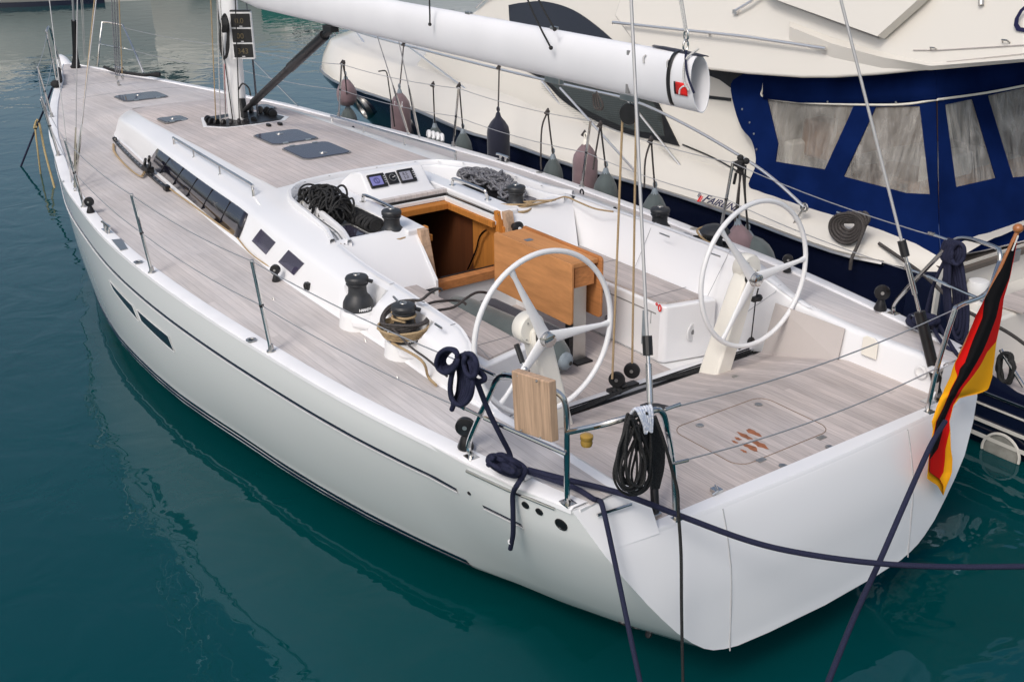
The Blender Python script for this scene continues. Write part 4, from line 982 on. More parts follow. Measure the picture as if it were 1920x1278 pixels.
# pulpit
for s in (1,-1):
    ft_=V((12.25,s*.56,1.345)); fr_=V((13.35,s*.22,1.345))
    if s==-1: tp=[at(269,137,z=1.345),at(255,103,y=-.66),at(232,52,y=-.72),at(226,47,y=-.70),at(195,42,y=-.50),at(191,50,y=-.46),at(186,90,y=-.36),at(183,125,z=1.345)]; md_=[at(250,95,y=-.66),at(187,83,y=-.38)]
    else: tp=[at(106,153,z=1.345),at(98,112,y=.62),at(88,64,y=.70),at(88,57,y=.68),at(93,52,y=.60),at(101,80,y=.40),at(110,110,y=.28),at(115,133,z=1.345)]; md_=[at(98,112,y=.62),at(110,110,y=.28)]
    mb=MB(); mb.tube(curve(tp,4),.0145,10); seg(mb,md_[0],md_[1],.011); obj('pulpit',mb,'steel',Y)
    TP[s].append(tp[2]);LO[s].append(md_[0])
# pushpit
pp=lambda u,v,**k:at(u,v,**k)
b1=V((-.02,1.715,1.258));b2=V((-.67,1.585,1.255));b3=V((-.83,1.02,1.05))
PUSH={}
t1=at(918,740,y=1.76); 
side=[b1,V((-.03,1.73,1.36)),at(920,735,y=1.76),at(935,708,y=1.76),at(958,704,y=1.76),at(1025,728,y=1.72),at(1048,738,y=1.69),at(1060,757,y=1.67),at(1063,800,y=1.655),V((-.68,1.60,1.33)),b2]
aft=[at(1064,810,y=1.655),at(1140,793,x=-.93),at(1215,771,x=-.99),at(1240,771,x=-1.0),at(1250,800,x=-.98),at(1262,868,x=-.90),b3]
for s in (1,-1):
    f=(lambda p:V(p)) if s==1 else mir
    aft_=[f(p) for p in aft] if s==1 else [mir(at(1060,757,y=1.67)),at(1850,549,x=-.86),at(1798,573,x=-.93),at(1787,592,x=-.94),at(1757,690,x=-.90),mir(b3)]
    mb=MB(); mb.tube(curve([f(p) for p in side],5),.0145,10); mb.tube(curve(aft_,5),.0145,10)
    lo1=side[0]+(side[2]-side[0])*.55; mb.tube([f(at(908,783,y=1.755)),f(at(1062,851,y=1.65))],.011,8)
    for b in (b1,b2,b3): mb.box(f(b)+V((0,0,-.002)),(.07,.06,.008))
    obj('pushpit',mb,'steel',Y)
    TP[s].insert(0,f(at(935,706,y=1.76)));LO[s].insert(0,f(at(908,783,y=1.755)))
for s in (1,-1):
    for nm,L in (('upper_lifeline',TP[s]),('lower_lifeline',LO[s])):
        pts=[]
        for a,b in zip(L,L[1:]):
            for i in range(8): t=i/8; pts.append(a+(b-a)*t-V((0,0,.035*4*t*(1-t)*min(1,(b-a).length/2))))
        pts.append(L[-1]); mb=MB(); mb.tube(pts,.0038,5); ll=obj(nm,mb,'wire',Y)
        a=L[0];d=(L[1]-L[0]).normalized(); mb=MB(); mb.tube([a+d*.03,a+d*.14],.008,8); mb.box(a+d*.17,(.05,.012,.02)); obj('lifeline_turnbuckle',mb,'steel',ll)
# wires across the stern
mb=MB(); 
A_=at(1248,775,x=-.98);B_=mir(aft[4]) 
for p,q in (((1245,768),(1790,580)),((1262,868),(1757,690))):
    a=at(*p,x=-.94);b=at(q[0],q[1],x=-.94); mid=(a+b)/2-V((0,0,.05)); mb.tube(curve([a,(a+mid*1)/2+V((0,0,-.012)),mid,(b+mid)/2+V((0,0,-.012)),b],6),.004,5)
obj('stern_lifeline',mb,'wire',Y)
mb=MB(); 
for p,q in (((1247,767),(1275,757)),((1264,868),(1290,862))): mb.tube([at(*p,x=-.94),at(*q,x=-.94)],.009,8)
obj('pelican_hook',mb,'steel',Y)
# wooden back rest board on port pushpit
mb=MB(); q=[at(958,694,y=1.80),at(1028,716,y=1.755),at(1034,830,y=1.735),at(964,806,y=1.78)]; mb.prism(q,V((.0,-.045,0))); wb=obj('pushpit_backrest_board',mb,'teakrawv',Y,smooth=0,bevel=.006)
mb=MB(); 
for u_,v_ in ((971,704),(1006,714),(977,806),(1013,820)): mb.ball(at(u_,v_,y=1.787),.006,8)
obj('board_screw',mb,'steelr',wb)
# stern light (yellow lens)
c=at(1100,822,x=-.92); mb=MB(); mb.lathe([(.0,-.036),(.024,-.034),(.028,-.02),(.026,-.004),(.030,.0),(.030,.016),(.018,.024),(.0,.026)],c,n=20); obj('stern_light',mb,'brass',Y,smooth=50)
# rubbing strips on quarter
mb=MB(); a=hp(-.05,1.205,.004);b=hp(-.62,1.21,.004); mb.tube([a+V((0,.0,0)),hp(-.33,1.208,.004),b],.009,8); 
mb.tube([at(1120,965,x=-.775),at(1184,944,x=-.80)],.008,6); obj('rub_strip',mb,'steel',Y)
# through-hulls
mb=MB()
for (u_,v_,r_) in ((988,945,.022),(1015,957,.022),(1054,982,.037),(880,924,.012),(1168,1168,.03),(1189,1178,.03),(1217,1188,.02)):
    best=None
    for i in range(60):
        x=-.95+i*.04
        P=at(u_,v_,x=x)
        if P.z>1.23 or P.z<.02: continue
        dd=abs(P.y-hy(x,P.z))
        if best is None or dd<best[0]: best=(dd,P)
    P=best[1]; e=.02
    dyx=(hy(P.x+e,P.z)-hy(P.x-e,P.z))/(2*e); dyz=(hy(P.x,P.z+e)-hy(P.x,P.z-e))/(2*e); nn=V((-dyx,1,-dyz)).normalized(); P=V((P.x,hy(P.x,P.z),P.z))+nn*.001
    mb.lathe([(r_,-.01),(r_,.004),(r_*.75,.006),(r_*.7,.003),(0,.003)],P,nn,n=20)
obj('through_hull',mb,'blackm',Y)
# hull windows (trapezoid, port side) set on the topsides
def hullpoly(px,m_,name,off,par,thick):
    P=[]
    for u_,v_ in px:
        best=None
        for i in range(400):
            x=2.0+i*.0175; q=at(u_,v_,x=x)
            if q.z>1.24 or q.z<0: continue
            dd=abs(q.y-hy(x,q.z)-off)
            if best is None or dd<best[0]: best=(dd,x)
        x0=best[1]
        lo,hi=x0-.02,x0+.02
        g=lambda x:(at(u_,v_,x=x).y-hy(x,at(u_,v_,x=x).z)-off)
        if g(lo)*g(hi)<0:
            for _ in range(25):
                mid_=(lo+hi)/2
                if g(lo)*g(mid_)<=0: hi=mid_
                else: lo=mid_
        P.append(at(u_,v_,x=(lo+hi)/2))
    return P
for px in ([(204,525),(248,573),(260,602),(212,543)],[(256,580),(315,630),(327,660),(265,602)]):
    P=hullpoly(px,'glass','w',.004,Y,.004)
    a,b,c,d=P
    def gridq(a,b,c,d,off,n=10): return [[(lambda q:V((q.x,hy(q.x,q.z)+off,q.z)))((a+(b-a)*i/n)*(1-j/4)+(d+(c-d)*i/n)*(j/4)) for j in range(5)] for i in range(n+1)]
    for s in (1,-1):
        mb=MB(); g=gridq(a,b,c,d,.004); g=[[V((p.x,p.y*s,p.z)) for p in r] for r in g]; mb.grid(g); o_=obj('hull_window',mb,'glass',Y); 
        ed=[r[0] for r in g]+[p for p in g[-1][1:]]+[r[-1] for r in g[::-1][1:]]+[p for p in g[0][::-1][1:-1]]
        mb=MB(); mb.tube(ed,.0022,5,closed=True); obj('window_rim',mb,'gel2',o_)
# standup blocks on rail
def standblock(loc,name='turning_block',sc=1):
    L=V(loc); mb=MB(); mb.lathe([(.042*sc,0),(.045*sc,.01),(.030*sc,.05*sc),(.022*sc,.075*sc)],L,n=18)
    ax=V((-.7,.7,0)); k=L+V((0,0,.125*sc)); mb.lathe([(.0,-.018),(.03*sc,-.018),(.052*sc,-.014),(.052*sc,.014),(.03*sc,.018),(0,.018)],k,ax,n=22); o=obj(name,mb,'blackm',Y,smooth=40)
    mb=MB(); mb.lathe([(.012*sc,-.02),(.012*sc,.02)],k,ax,n=16); obj('sheave_pin',mb,'steelr',o); return o
for s in (1,-1): standblock((.07,s*1.69,1.262))
standblock(at(518,527,z=1.27),sc=.72); standblock(mir(at(518,527,z=1.27)),sc=.72)
standblock((5.74,1.99,1.255),sc=.8); standblock((.99,-1.78,1.26),sc=.75)
# fairleads on coaming side for furling line
mb=MB()
for (u_,v_,yy) in ((597,463,1.12),(620,515,1.22),(577,536,1.36)):
    c=at(u_,v_,y=yy); mb.box(c,(.05,.03,.05)); 
    mb.tube([c+V((math.cos(a)*.018,.02,math.sin(a)*.02)) for a in [2*PI*i/12 for i in range(12)]],.007,6,closed=True)
for (u_,v_,yy) in ((1153,395,-1.15),(1091,361,-1.3)):
    c=at(u_,v_,y=yy); mb.tube([c+V((math.cos(a)*.022,0,math.sin(a)*.026)) for a in [2*PI*i/12 for i in range(12)]],.008,6,closed=True)
obj('coaming_fairlead',mb,'black',Y,bevel=.004)
# jib tracks
for s in (1,-1):
    mb=MB(); a=at(216,266,z=1.285);b=at(313,356,z=1.285); a.y=a.y;pts=[a+(b-a)*t+V((0,.02*math.sin(PI*t),.012)) for t in [i/8 for i in range(9)]]
    pts=[V((p.x,p.y*s,p.z)) for p in pts]
    for p,q in zip(pts,pts[1:]): dd=(q-p).normalized(); mb.box((p+q)/2,((q-p).length,.036,.024),(dd,V((-dd.y,dd.x,0)),V((0,0,1))))
    tr_=obj('jib_track',mb,'blackm',Y)
    mb=MB()
    for i in range(18):
        t=(i+.5)/18; p=a+(b-a)*t+V((0,.02*math.sin(PI*t),.0255)); p.y*=s; mb.box(p,(.05,.012,.002),((b-a).normalized() if s==1 else mir((b-a).normalized()),V((0,1,0)),V((0,0,1))))
    obj('track_slot',mb,'steelr',tr_)
    mb=MB(); c=a+(b-a)*.68; c.y*=s; mb.box(c+V((0,0,.04)),(.17,.07,.06)); 
    for dx,dy,dz in ((.06,0,.10),(-.03,.03,.12),(.02,-.03,.13),(-.07,0,.09)): mb.lathe([(0,-.014),(.035,-.012),(.04,0),(.035,.012),(0,.014)],c+V((dx,dy,dz)),V((.3,1,.3)),n=14)
    mb.ball(a+V((.0,0,.03)) if s==1 else mir(a+V((0,0,.03))),.035,8,sc=(1.5,.8,.8)); e_=V(b) if s==1 else mir(b); mb.box(e_+V((0,0,.02)),(.08,.05,.05))
    obj('jib_car',mb,'black',tr_,bevel=.004)
mb=MB(); pts=[(212,270),(214,285),(235,310),(262,330),(272,322),(290,333),(330,362),(400,413),(445,445)]; mb.tube(curve([at(u_,v_,z=1.30) for u_,v_ in pts],5),.008,6); mb.tube(curve([at(u_+2,v_+1,z=1.30) for u_,v_ in pts[:6]],5),.008,6)
obj('jib_car_line',mb,'beige',Y)
# furling line aft of window along coaming
mb=MB(); mb.tube(curve([at(445,446,z=1.31),at(470,475,z=1.285),at(510,503,z=1.28),at(548,522,z=1.28),at(577,534,z=1.32)],5),.006,6); mb.tube(curve([at(577,534,y=1.36),at(597,526,y=1.30),at(619,513,y=1.22)],4),.006,6); mb.tube(curve([at(619,513,y=1.20),at(633,498,y=1.15),at(636,470,y=1.10),at(640,453,y=1.02)],5),.006,6)
obj('control_line',mb,'beige',Y)
mb=MB(); mb.tube(curve([at(u_,v_,z=1.60) for u_,v_ in ((985,378),(1035,375),(1060,369),(1085,379),(1115,391),(1150,397))],6),.007,6); mb.tube(curve([at(u_,v_,z=1.60) for u_,v_ in ((960,370),(990,380),(1010,376),(1035,377))],6),.007,6); obj('stbd_control_line',mb,'beige',Y)
# deck eyes and small fittings on the port side
mb=MB()
for u_,v_ in ((745,712),(685,642),(513,563)):
    c=at(u_,v_,z=1.262); mb.box(c,(.05,.05,.006)); mb.tube([c+V((-.015,0,.004)),c+V((0,0,.022)),c+V((.015,0,.004))],.005,6)
for u_,v_ in ((259,491),(471,637),(124,340)): mb.lathe([(.035,0),(.035,.004),(.02,.005),(.018,.0),(.0,.0)],at(u_,v_,z=1.257),n=16)
for x,s in ((4.5,-1),(2.2,-1)): mb.lathe([(.035,0),(.035,.004),(.0,.005)],(x,s*(shy(x)-.05),1.252),n=16)
mb.prism([at(u_,v_,z=1.252) for u_,v_ in ((209,450),(228,448),(240,467),(226,470))],V((0,0,.004)))
obj('rail_fitting',mb,'steelr',Y)
mb=MB()
for u_,v_ in ((649,494),(609,455),(575,410)): pass
mb.lathe([(.026,0),(.026,.004),(.0,.006)],at(650,495,z=1.50),(-.3,.6,.6),n=18)
for (a_,b_) in (((738,556),(748,567)),((816,607),(828,615))): mb.tube([at(*a_,z=1.56),at(*b_,z=1.56)],.008,6)
for (a_,b_) in (((1237,437),(1255,444)),((1333,475),(1350,481))): mb.tube([at(*a_,z=1.56),at(*b_,z=1.56)],.006,6)
obj('coaming_fitting',mb,'steelr',Y)
# mooring cleats
def cleat(c,d,L=.22,par=Y):
    d=V(d).normalized();c=V(c);mb=MB(); mb.tube([c-d*L/2+V((0,0,.055)),c-d*L*.3+V((0,0,.06)),c+d*L*.3+V((0,0,.06)),c+d*L/2+V((0,0,.055))],.013,8)
    for k in (-.16,.16): mb.tube([c+d*k*L*1.3,c+d*k*L*1.3+V((0,0,.06))],.012,8)
    mb.box(c+V((0,0,.002)),(L*.8,.05,.006),(d,V((-d.y,d.x,0)),V((0,0,1)))); return obj('mooring_cleat',mb,'steel',par)
for s in (1,-1):
    cleat((-.30,s*1.63,1.256),(1,.18*s,0)); cleat((12.6,s*.42,1.345),(1,-.3*s,0)); cleat((5.1,s*2.04,1.252),(1,0,0))
# stern rollers
mb=MB()
for (u_,v_) in ((1123,935),(1163,922)):
    c=at(u_,v_,z=1.16); mb.tube([c+V((.0,.05,-.05)),c+V((0,.05,.02)),c+V((0,.03,.045)),c+V((0,-.03,.045)),c+V((0,-.05,.02)),c+V((0,-.05,-.05))],.013,8); mb.lathe([(.022,-.04),(.014,-.02),(.014,.02),(.022,.04)],c+V((0,0,-.02)),(0,1,0),n=14)
mb.box(at(1143,935,z=1.10)+V((0,0,-.01)),(.08,.22,.012)); obj('stern_fairlead',mb,'steel',Y,bevel=.003)
# mainsheet blocks on the traveller
T0=V((.77,.0,.905))
for y_ in (.055,-.075):
    mb=MB(); c=T0+V((0,y_,.045+(.03 if y_<0 else 0))); mb.lathe([(.02,-.016),(.05,-.016),(.055,-.01),(.055,.01),(.05,.016),(.02,.016)],c,V((-.6,.8,0)),n=24); b_=obj('mainsheet_block',mb,'black',Y,smooth=40)
    mb=MB(); mb.lathe([(.012,-.02),(.012,.02)],c,V((-.6,.8,0)),n=12); obj('block_pin',mb,'steelr',b_)
mb=MB(); 
for i in range(7): mb.ball(T0+V((random.uniform(-.03,.03),random.uniform(-.11,.09),random.uniform(-.035,.0))),.026,8)
mb.box(T0+V((0,0,-.03)),(.06,.24,.03)); obj('traveller_car',mb,'black',Y,bevel=.003)
BB=at(1180,214,y=0)
mb=MB(); mb.lathe([(.02,-.018),(.06,-.018),(.066,-.01),(.066,.01),(.06,.018),(.02,.018)],BB,V((-.3,.95,0)),n=24); bb=obj('boom_mainsheet_block',mb,'black',Y,smooth=40)
mb=MB(); mb.tube([BB+V((0,0,.05)),V((BB.x,0,2.80))],.010,8); mb.ball(BB+V((0,0,.085)),.02,8); mb.tube([BB+V((math.cos(a)*.02,0,.10+.02*math.sin(a))) for a in [2*PI*i/12 for i in range(12)]],.006,6,closed=True); obj('block_shackle',mb,'steel',bb)
mb=MB(); mb.tube([BB+V((.062,0.0,0)),T0+V((0,.055+.04,.06))],.0075,7); mb.tube([BB+V((-.062,0,0)),T0+V((0,-.075-.0,.10))],.0075,7); obj('mainsheet',mb,'beige',Y)
# small tackle by starboard wheel
mb=MB(); a=at(1419,545,x=.55);b=at(1417,560,x=.55);c=at(1408,640,x=.60); mb.box(b,(.03,.06,.035)); mb.ball(b+V((0,-.03,0)),.028,8); mb.ball(c,.035,10,sc=(.6,1,1)); mb.tube([at(1422,540,x=.55),b],.006,6); mb.tube([b,c],.005,6); mb.tube([c,at(1385,655,x=.62)],.006,6); obj('runner_tackle',mb,'black',Y,bevel=.004)
# fender basket ties etc: stern letter-free transom fittings
mb=MB(); mb.lathe([(.0,0),(.10,.0),(.115,.10),(.09,.30),(.05,.42),(.0,.46)],V((13.75,.0,1.22)),V((.9,.0,.45)),n=20); obj('anchor_sprit',mb,'gel',Y,smooth=50)
# ================================================================ MOTOR YACHT
from mathutils.geometry import tessellate_polygon
MY=thing('motor_yacht','cream motor yacht with black hull and blue canvas cockpit canopy moored behind the sailing yacht','motor yacht',(6,-4.75,WL))
YC=-4.75
def panel(outer,holes=()):
    loops=[[V(p) for p in outer]]+[[V(p) for p in h] for h in holes]
    tri=tessellate_polygon(loops); vs=[p for l in loops for p in l]; mb=MB(); mb.add(vs,[tuple(t) for t in tri]); return mb
def solid(o,t,off=-1): m_=o.modifiers.new('solid','SOLIDIFY'); m_.thickness=t; m_.offset=off; return o
GWP=[(607,120,1.30),(624,150,1.265),(671,168,1.22),(769,202,1.19),(880,249,1.15),(947,267,1.13),(1065,308,1.11),(1163,335,1.10),(1280,370,1.10),(1398,411,1.10),(1493,447,1.10),(1588,479,1.10),(1697,501,1.10)]
GW=[(lambda q:(q.x,q.y,q.z))(at(u,v,z=z)) for u,v,z in GWP]
GW.sort(); print('GW',[tuple(round(c,2) for c in g) for g in GW])
x0_=GW[0][0]; GW=[(-1.6,-2.95,1.10),(x0_-.6,GW[0][1]-.12,1.10)]+GW+[(GW[-1][0]+.45,(GW[-1][1]-4.73)/2-.15,1.31),(GW[-1][0]+.65,-4.73,1.32)]
XB=GW[-1][0]; print('bow',XB)
gy=lambda x:interp(GW,x,1); gz=lambda x:interp(GW,x,2)
def sidesx(mb,fn,xs,n=None,**k):
    for s in (1,-1):
        mb.grid([[V((p[0],YC+s*(p[1]-YC),p[2])) for p in fn(x)] for x in xs],**k)
MX=[.75+(XB-1.4-.75)*i/46 for i in range(47)]+[XB-1.1,XB-.8,XB-.5,XB-.25,XB-.1,XB]
def nav(x):
    y=gy(x);z=gz(x); f=min(1,max(0,(x-XB+5.4)/5.4)); yw=y+(YC-y)*(.09+.5*f)
    yw=min(yw,YC) if False else yw
    xs_=x-.9*f*f
    return [(x,y-.012,z-.012),(x,y-.03,z-.10),(x-.1*f,y+(yw-y)*.3,z-.38),(x-.5*f,y+(yw-y)*.65,z-.75),(xs_,yw,-.15),(xs_,yw-.25*(1-f),-.5)]
# stern quarter : the topsides drop to the bathing platform
QT=[at(1765,510,y=-2.95),at(1800,600,y=-2.95),at(1840,690,y=-2.95),at(1925,748,y=-2.95)]
print('QT',[tuple(round(c,2) for c in q) for q in QT])
mb=MB(); sidesx(mb,nav,MX)
def topq(x):
    L=sorted([(q.x,q.z) for q in QT]); L=[(-2.0,L[0][1]-.02)]+[(a,b) for a,b in L]+[(.8,1.07)]
    if x<=L[0][0]: return L[0][1]
    for a,b in zip(L,L[1:]):
        if a[0]<=x<=b[0]: return a[1]+(b[1]-a[1])*(x-a[0])/(b[0]-a[0]+1e-9)
    return 1.07
def navq(x):
    t=topq(x); return [(x,-2.96,t),(x,-2.95,t-.03),(x,-2.95,t*.6),(x,-2.95,.1),(x,-3.02,-.15),(x,-3.3,-.5)]
sidesx(mb,navq,[-1.5,-1,-.6,-.3]+[-.2+.06*i for i in range(16)]+[.75])
mb.prism([V((-1.5,-2.96,topq(-1.5))),V((-1.5,-2.96,-.5)),V((-1.5,2*YC+2.96,-.5)),V((-1.5,2*YC+2.96,topq(-1.5)))],V((.01,0,0)))
obj('navy_hull',mb,'navy',MY,smooth=50)
mb=MB(); sidesx(mb,lambda x:[(x,gy(x)-.02,gz(x)+.02),(x,gy(x)+.02,gz(x)+.014),(x,gy(x)+.03,gz(x)-.004),(x,gy(x)+.012,gz(x)-.018),(x,gy(x)-.02,gz(x)-.02)],MX[1:]); obj('rub_rail',mb,'steelr',MY)
def crm(x):
    y=gy(x);z=gz(x); f=min(1,max(0,(x-XB+4.6)/4.6)); w=1-f*.85; k=min(1,max(0,(x-2.0)/1.2))
    return [(x,y,z),(x,y-.04*w,z+.09),(x,y-.16*w,z+.16+.03*k),(x,y-.36*w,z+.20+.09*k),(x,y-.52*w,z+.22+.14*k),(x,y-.62*w,z+.22+.17*k),(x,y+(YC-y)*.6,z+.26+.20*k+.05*min(1,max(0,(x-6)/2))),(x,YC+.001,z+.28+.22*k+.12*min(1,max(0,(x-6)/2)))]
mb=MB(); sidesx(mb,crm,[.45,.6,.75]+MX[1:]); mb.prism([V((.45,-2.9,.3)),V((.45,-2.9,1.18)),V((.45,2*YC+2.9,1.18)),V((.45,2*YC+2.9,.3))],V((.02,0,0)))
obj('cream_topsides',mb,'cream',MY,smooth=50)
# bathing platform
mb=MB(); mb.box((-.45,YC,.34),(2.0,3.45,.10)); mb.box((.25,-3.7,.62),(.45,1.2,.5)); obj('bathing_platform',mb,'cream',MY,bevel=.03)
mb=MB(); mb.box((-.5,YC,.40),(1.7,3.5,.015)); obj('platform_teak',mb,'teakc',MY)
mb=MB(); mb.box((.12,-3.78,.885),(.30,.9,.012)); obj('step_teak',mb,'teakc',MY)
mb=MB()
for z0,h in ((.235,.012),(.10,.025),(-.02,.03)):
    mb.box((-.35,-2.942,z0),(2.2,.012,h))
mb.tube([V((-.27+math.cos(a)*.155,-2.942,-.10+math.sin(a)*.155)) for a in [PI*i/20 for i in range(-1,22)]],.012,6)
obj('stripe',mb,'cream',MY)
mb=MB(); mb.lathe([(.14,0),(.14,.01),(0,.012)],(-.27,-2.948,-.10),(0,1,0),n=28); obj('exhaust_cover',mb,mat('exhaust_grey',(.30,.29,.26),.5,var=.3,vscale=10),MY)
mb=MB(); mb.box((-.3,-2.945,.335),(2.0,.02,.022)); obj('platform_rub_rail',mb,'steel',MY,bevel=.004)
# superstructure side
SN=V((0,1,.26)).normalized(); SP=V((0,-3.32,1.45))
sp=lambda u,v,off=0: at(u,v,n=SN,p=SP+SN*off)
# roof volume: longitudinal outline on the plane, mirrored far side, joined
outl=[(1425,365),(1400,350),(1283,312),(1230,300),(1100,275),(1000,250),(900,225),(800,180),(780,120),(820,70),(870,38),(905,8),(940,-25),(1100,-60),(1300,-90),(1500,-60),(1480,150)]
P=[sp(u,v) for u,v in outl]
Q=[V((p.x,2*YC-p.y,p.z)) for p in P]
mb=MB(); mb.add(P,[tuple(range(len(P)))]); mb.add(Q,[tuple(range(len(Q)))]); 
n_=len(P)
mb.grid([P+[P[0]],Q+[Q[0]]]); obj('superstructure',mb,'cream',MY,smooth=0,bevel=.03,seg=3)
def win(px,off,m_,name,par=MY,th=.012,smooth=0):
    mb=panel([sp(u,v,off) for u,v in px]); o=obj(name,mb,m_,par,smooth=0); return solid(o,th,0)
def cpx(px,n=6): return [(p.x,p.y) for p in curve([V((a,b,0)) for a,b in px],n)]
up=[(954,10)]+cpx([(975,6),(1020,3),(1073,18),(1123,52),(1166,92),(1190,118)])+[(1190,150),(960,110)]
win(up,.008,'glass','saloon_window')
lo=cpx([(985,132),(1020,152),(1055,188),(1108,222),(1173,250),(1228,263)])+[(1274,274),(1228,180),(1150,160)]
win(lo,.010,'blackm','side_window_frame')
lo2=cpx([(1012,143),(1035,158),(1062,182),(1112,212),(1175,240),(1222,250)])+[(1246,256),(1240,215),(1222,188),(1150,165)]
o_=win(lo2,.018,mat('window_blind',(.035,.042,.04),.12,coat=.5),'side_window')
mb=MB()
for i in range(26):
    v0=150+i*4.2; 
    a=sp(1015+max(0,i-2)*5.2,v0+8,.026);b=sp(1240,v0+26,.026)
    if v0+26>253: break
    mb.tube([a,b],.0012,4)
obj('blind_slat',mb,mat('blind_line',(.06,.065,.065),.5),o_)
win([(1318,178),(1370,184),(1370,190),(1318,184)],.008,'black','side_stripe')
win([(1325,128),(1410,140),(1408,152),(1372,166),(1350,150),(1325,140)],.012,'blackm','painted_overhang_shadow')  # black panel stands in for the shade in the recess below the flybridge
# flybridge
FN=V((0,1,.30)).normalized(); FP=V((0,-3.10,2.45)); fp=lambda u,v,off=0: at(u,v,n=FN,p=FP+FN*off)
fo_=[(1240,104),(1290,120),(1330,132),(1400,140),(1500,147),(1560,147),(1640,142),(1760,130),(1925,113),(1925,-60),(1500,-120),(1180,-60),(1150,30),(1190,85)]
P=[fp(u,v) for u,v in fo_]; Q=[V((p.x,2*YC-p.y,p.z)) for p in P]
mb=MB(); mb.add(P,[tuple(range(len(P)))]); mb.add(Q,[tuple(range(len(Q)))]); mb.grid([P+[P[0]],Q+[Q[0]]]); fb=obj('flybridge',mb,'cream',MY,smooth=0,bevel=.03,seg=3)
mb=panel([fp(u,v,.05) for u,v in ((1655,72),(1745,-8),(1745,-60),(1400,-60),(1455,0))]); solid(obj('flybridge_wing',mb,'cream',fb,smooth=0,bevel=.012),.10,-.5)
mb=MB(); mb.tube([fp(1455,0,.012),fp(1560,40,.012),fp(1648,72,.012)],.006,6); mb.tube([fp(1712,94,.01),fp(1760,94,.01),fp(1925,84,.01)],.004,5); mb.tube([fp(1775,116,.01),fp(1925,100,.01)],.003,5); obj('flybridge_seam',mb,'cloth',fb)
mb=MB()
P0=[fp(u,v,.0) for u,v in ((1480,40),(1560,70),(1655,98),(1745,118),(1925,104))]; P1=[fp(u,v,.045) for u,v in ((1480,50),(1560,82),(1655,108),(1745,124),(1925,110))]
mb.grid([P0,P1,[fp(u,v,.0) for u,v in ((1480,75),(1560,108),(1655,128),(1745,132),(1925,116))]]); obj('moulded_ledge',mb,'cream',fb,smooth=60)
mb=MB(); mb.text('Cr',fp(1889,64,.012),(fp(1920,60,.012)-fp(1889,64,.012)),(0,0,1),.30,.003,shear=.45); obj('name_lettering',mb,'ink',fb)
mb=MB()
for u_,v_ in ((1752,94),(1887,80)): c=fp(u_,v_,.0); mb.tube([c+V((-.03,.0,0)),c+V((-.02,.03,.02)),c+V((.02,.03,.02)),c+V((.03,0,0))],.006,6)
mb.tube([fp(1840,10,.02),fp(1840,-10,.02)],.02,8)
obj('lashing_eye',mb,'steelr',fb)
mb=MB(); mb.tube([fp(1149,42,.06),fp(1250,53,.07),fp(1400,69,.07),fp(1548,91,.06)],.014,8)
for u_,v_ in ((1149,42),(1330,62),(1546,91)): mb.tube([fp(u_,v_,.06),fp(u_,v_+2,-.01)],.01,6)
mb.tube([fp(1380,20,.05),fp(1405,5,.06),fp(1440,-20,.06)],.014,8); mb.box(fp(1380,22,.02),(.05,.04,.04)); mb.tube([sp(893,14,.04),sp(905,2,.05),sp(930,-14,.05)],.012,8)
obj('grab_rail',mb,'chrome',fb)
# canopy : port side panel with vinyl windows
CN=V((.02,1,.18)).normalized(); CP=V((0,-3.10,1.2)); cp=lambda u,v,off=0: at(u,v,n=CN,p=CP+CN*off)
side_out=cpx([(1430,118),(1410,130),(1390,142),(1372,158),(1378,200),(1392,240),(1410,262),(1418,290),(1417,315),(1405,345),(1414,360),(1420,395)],3)+[(1470,415),(1540,445),(1560,452),(1600,455),(1640,455),(1700,472),(1762,482),(1756,200),(1757,112),(1560,120),(1500,120)]
w1=[(1440,188),(1603,198),(1548,318),(1455,303),(1460,270)];w2=[(1643,201),(1726,199),(1745,364),(1700,362),(1583,331)]
mb=panel([cp(u,v) for u,v in side_out],[[cp(u,v) for u,v in w] for w in (w1,w2)]); cn=solid(obj('canvas_canopy',mb,'canvas',MY,smooth=0),.012)
for w in (w1,w2):
    mb=panel([cp(u,v,-.004) for u,v in [(w[0][0]-4,w[0][1]-4),(w[1][0]+4,w[1][1]-4),(w[2][0]+5,w[2][1]+4)]+([(w[3][0]-0,w[3][1]+4),(w[4][0]-4,w[4][1]+3)])]); solid(obj('vinyl_window',mb,'pvc',cn,smooth=0),.003)
# aft face of the canopy
TT=cp(1757,112);TB=cp(1762,482); e1=(TT-TB).normalized(); AN=V((-1,.18,0)); AN=(AN-e1*AN.dot(e1)).normalized()
ap=lambda u,v,off=0: at(u,v,n=AN,p=TB+AN*off)
w3=[(1770,197),(1822,186),(1866,334),(1791,351)];w4=[(1850,180),(1935,160),(1935,330),(1897,333)]
mb=panel([ap(u,v) for u,v in [(1757,112),(1762,482),(1810,476),(1870,462),(1935,446),(1935,82)]],[[ap(u,v) for u,v in w3]]+[[ap(u,v) for u,v in [(1850,180),(1930,162),(1930,330),(1897,333)]]]); c2=solid(obj('canopy_aft_panel',mb,'canvas',MY,smooth=0),.012)
for w in (w3,w4):
    mb=panel([ap(u,v,-.004) for u,v in w]); solid(obj('vinyl_window',mb,'pvc',c2,smooth=0),.003)
mb=MB(); mb.tube(curve([cp(1435,141,.02),cp(1431,165,.02),cp(1433,182,.02),cp(1500,192,.02),cp(1600,196,.02),cp(1690,196,.02),cp(1756,187,.02)],5),.010,6); mb.tube(curve([ap(1757,187,.02),ap(1850,174,.02),ap(1935,158,.02)],4),.010,6); obj('canopy_piping',mb,'cream2',cn)
mb=MB(); g=[]
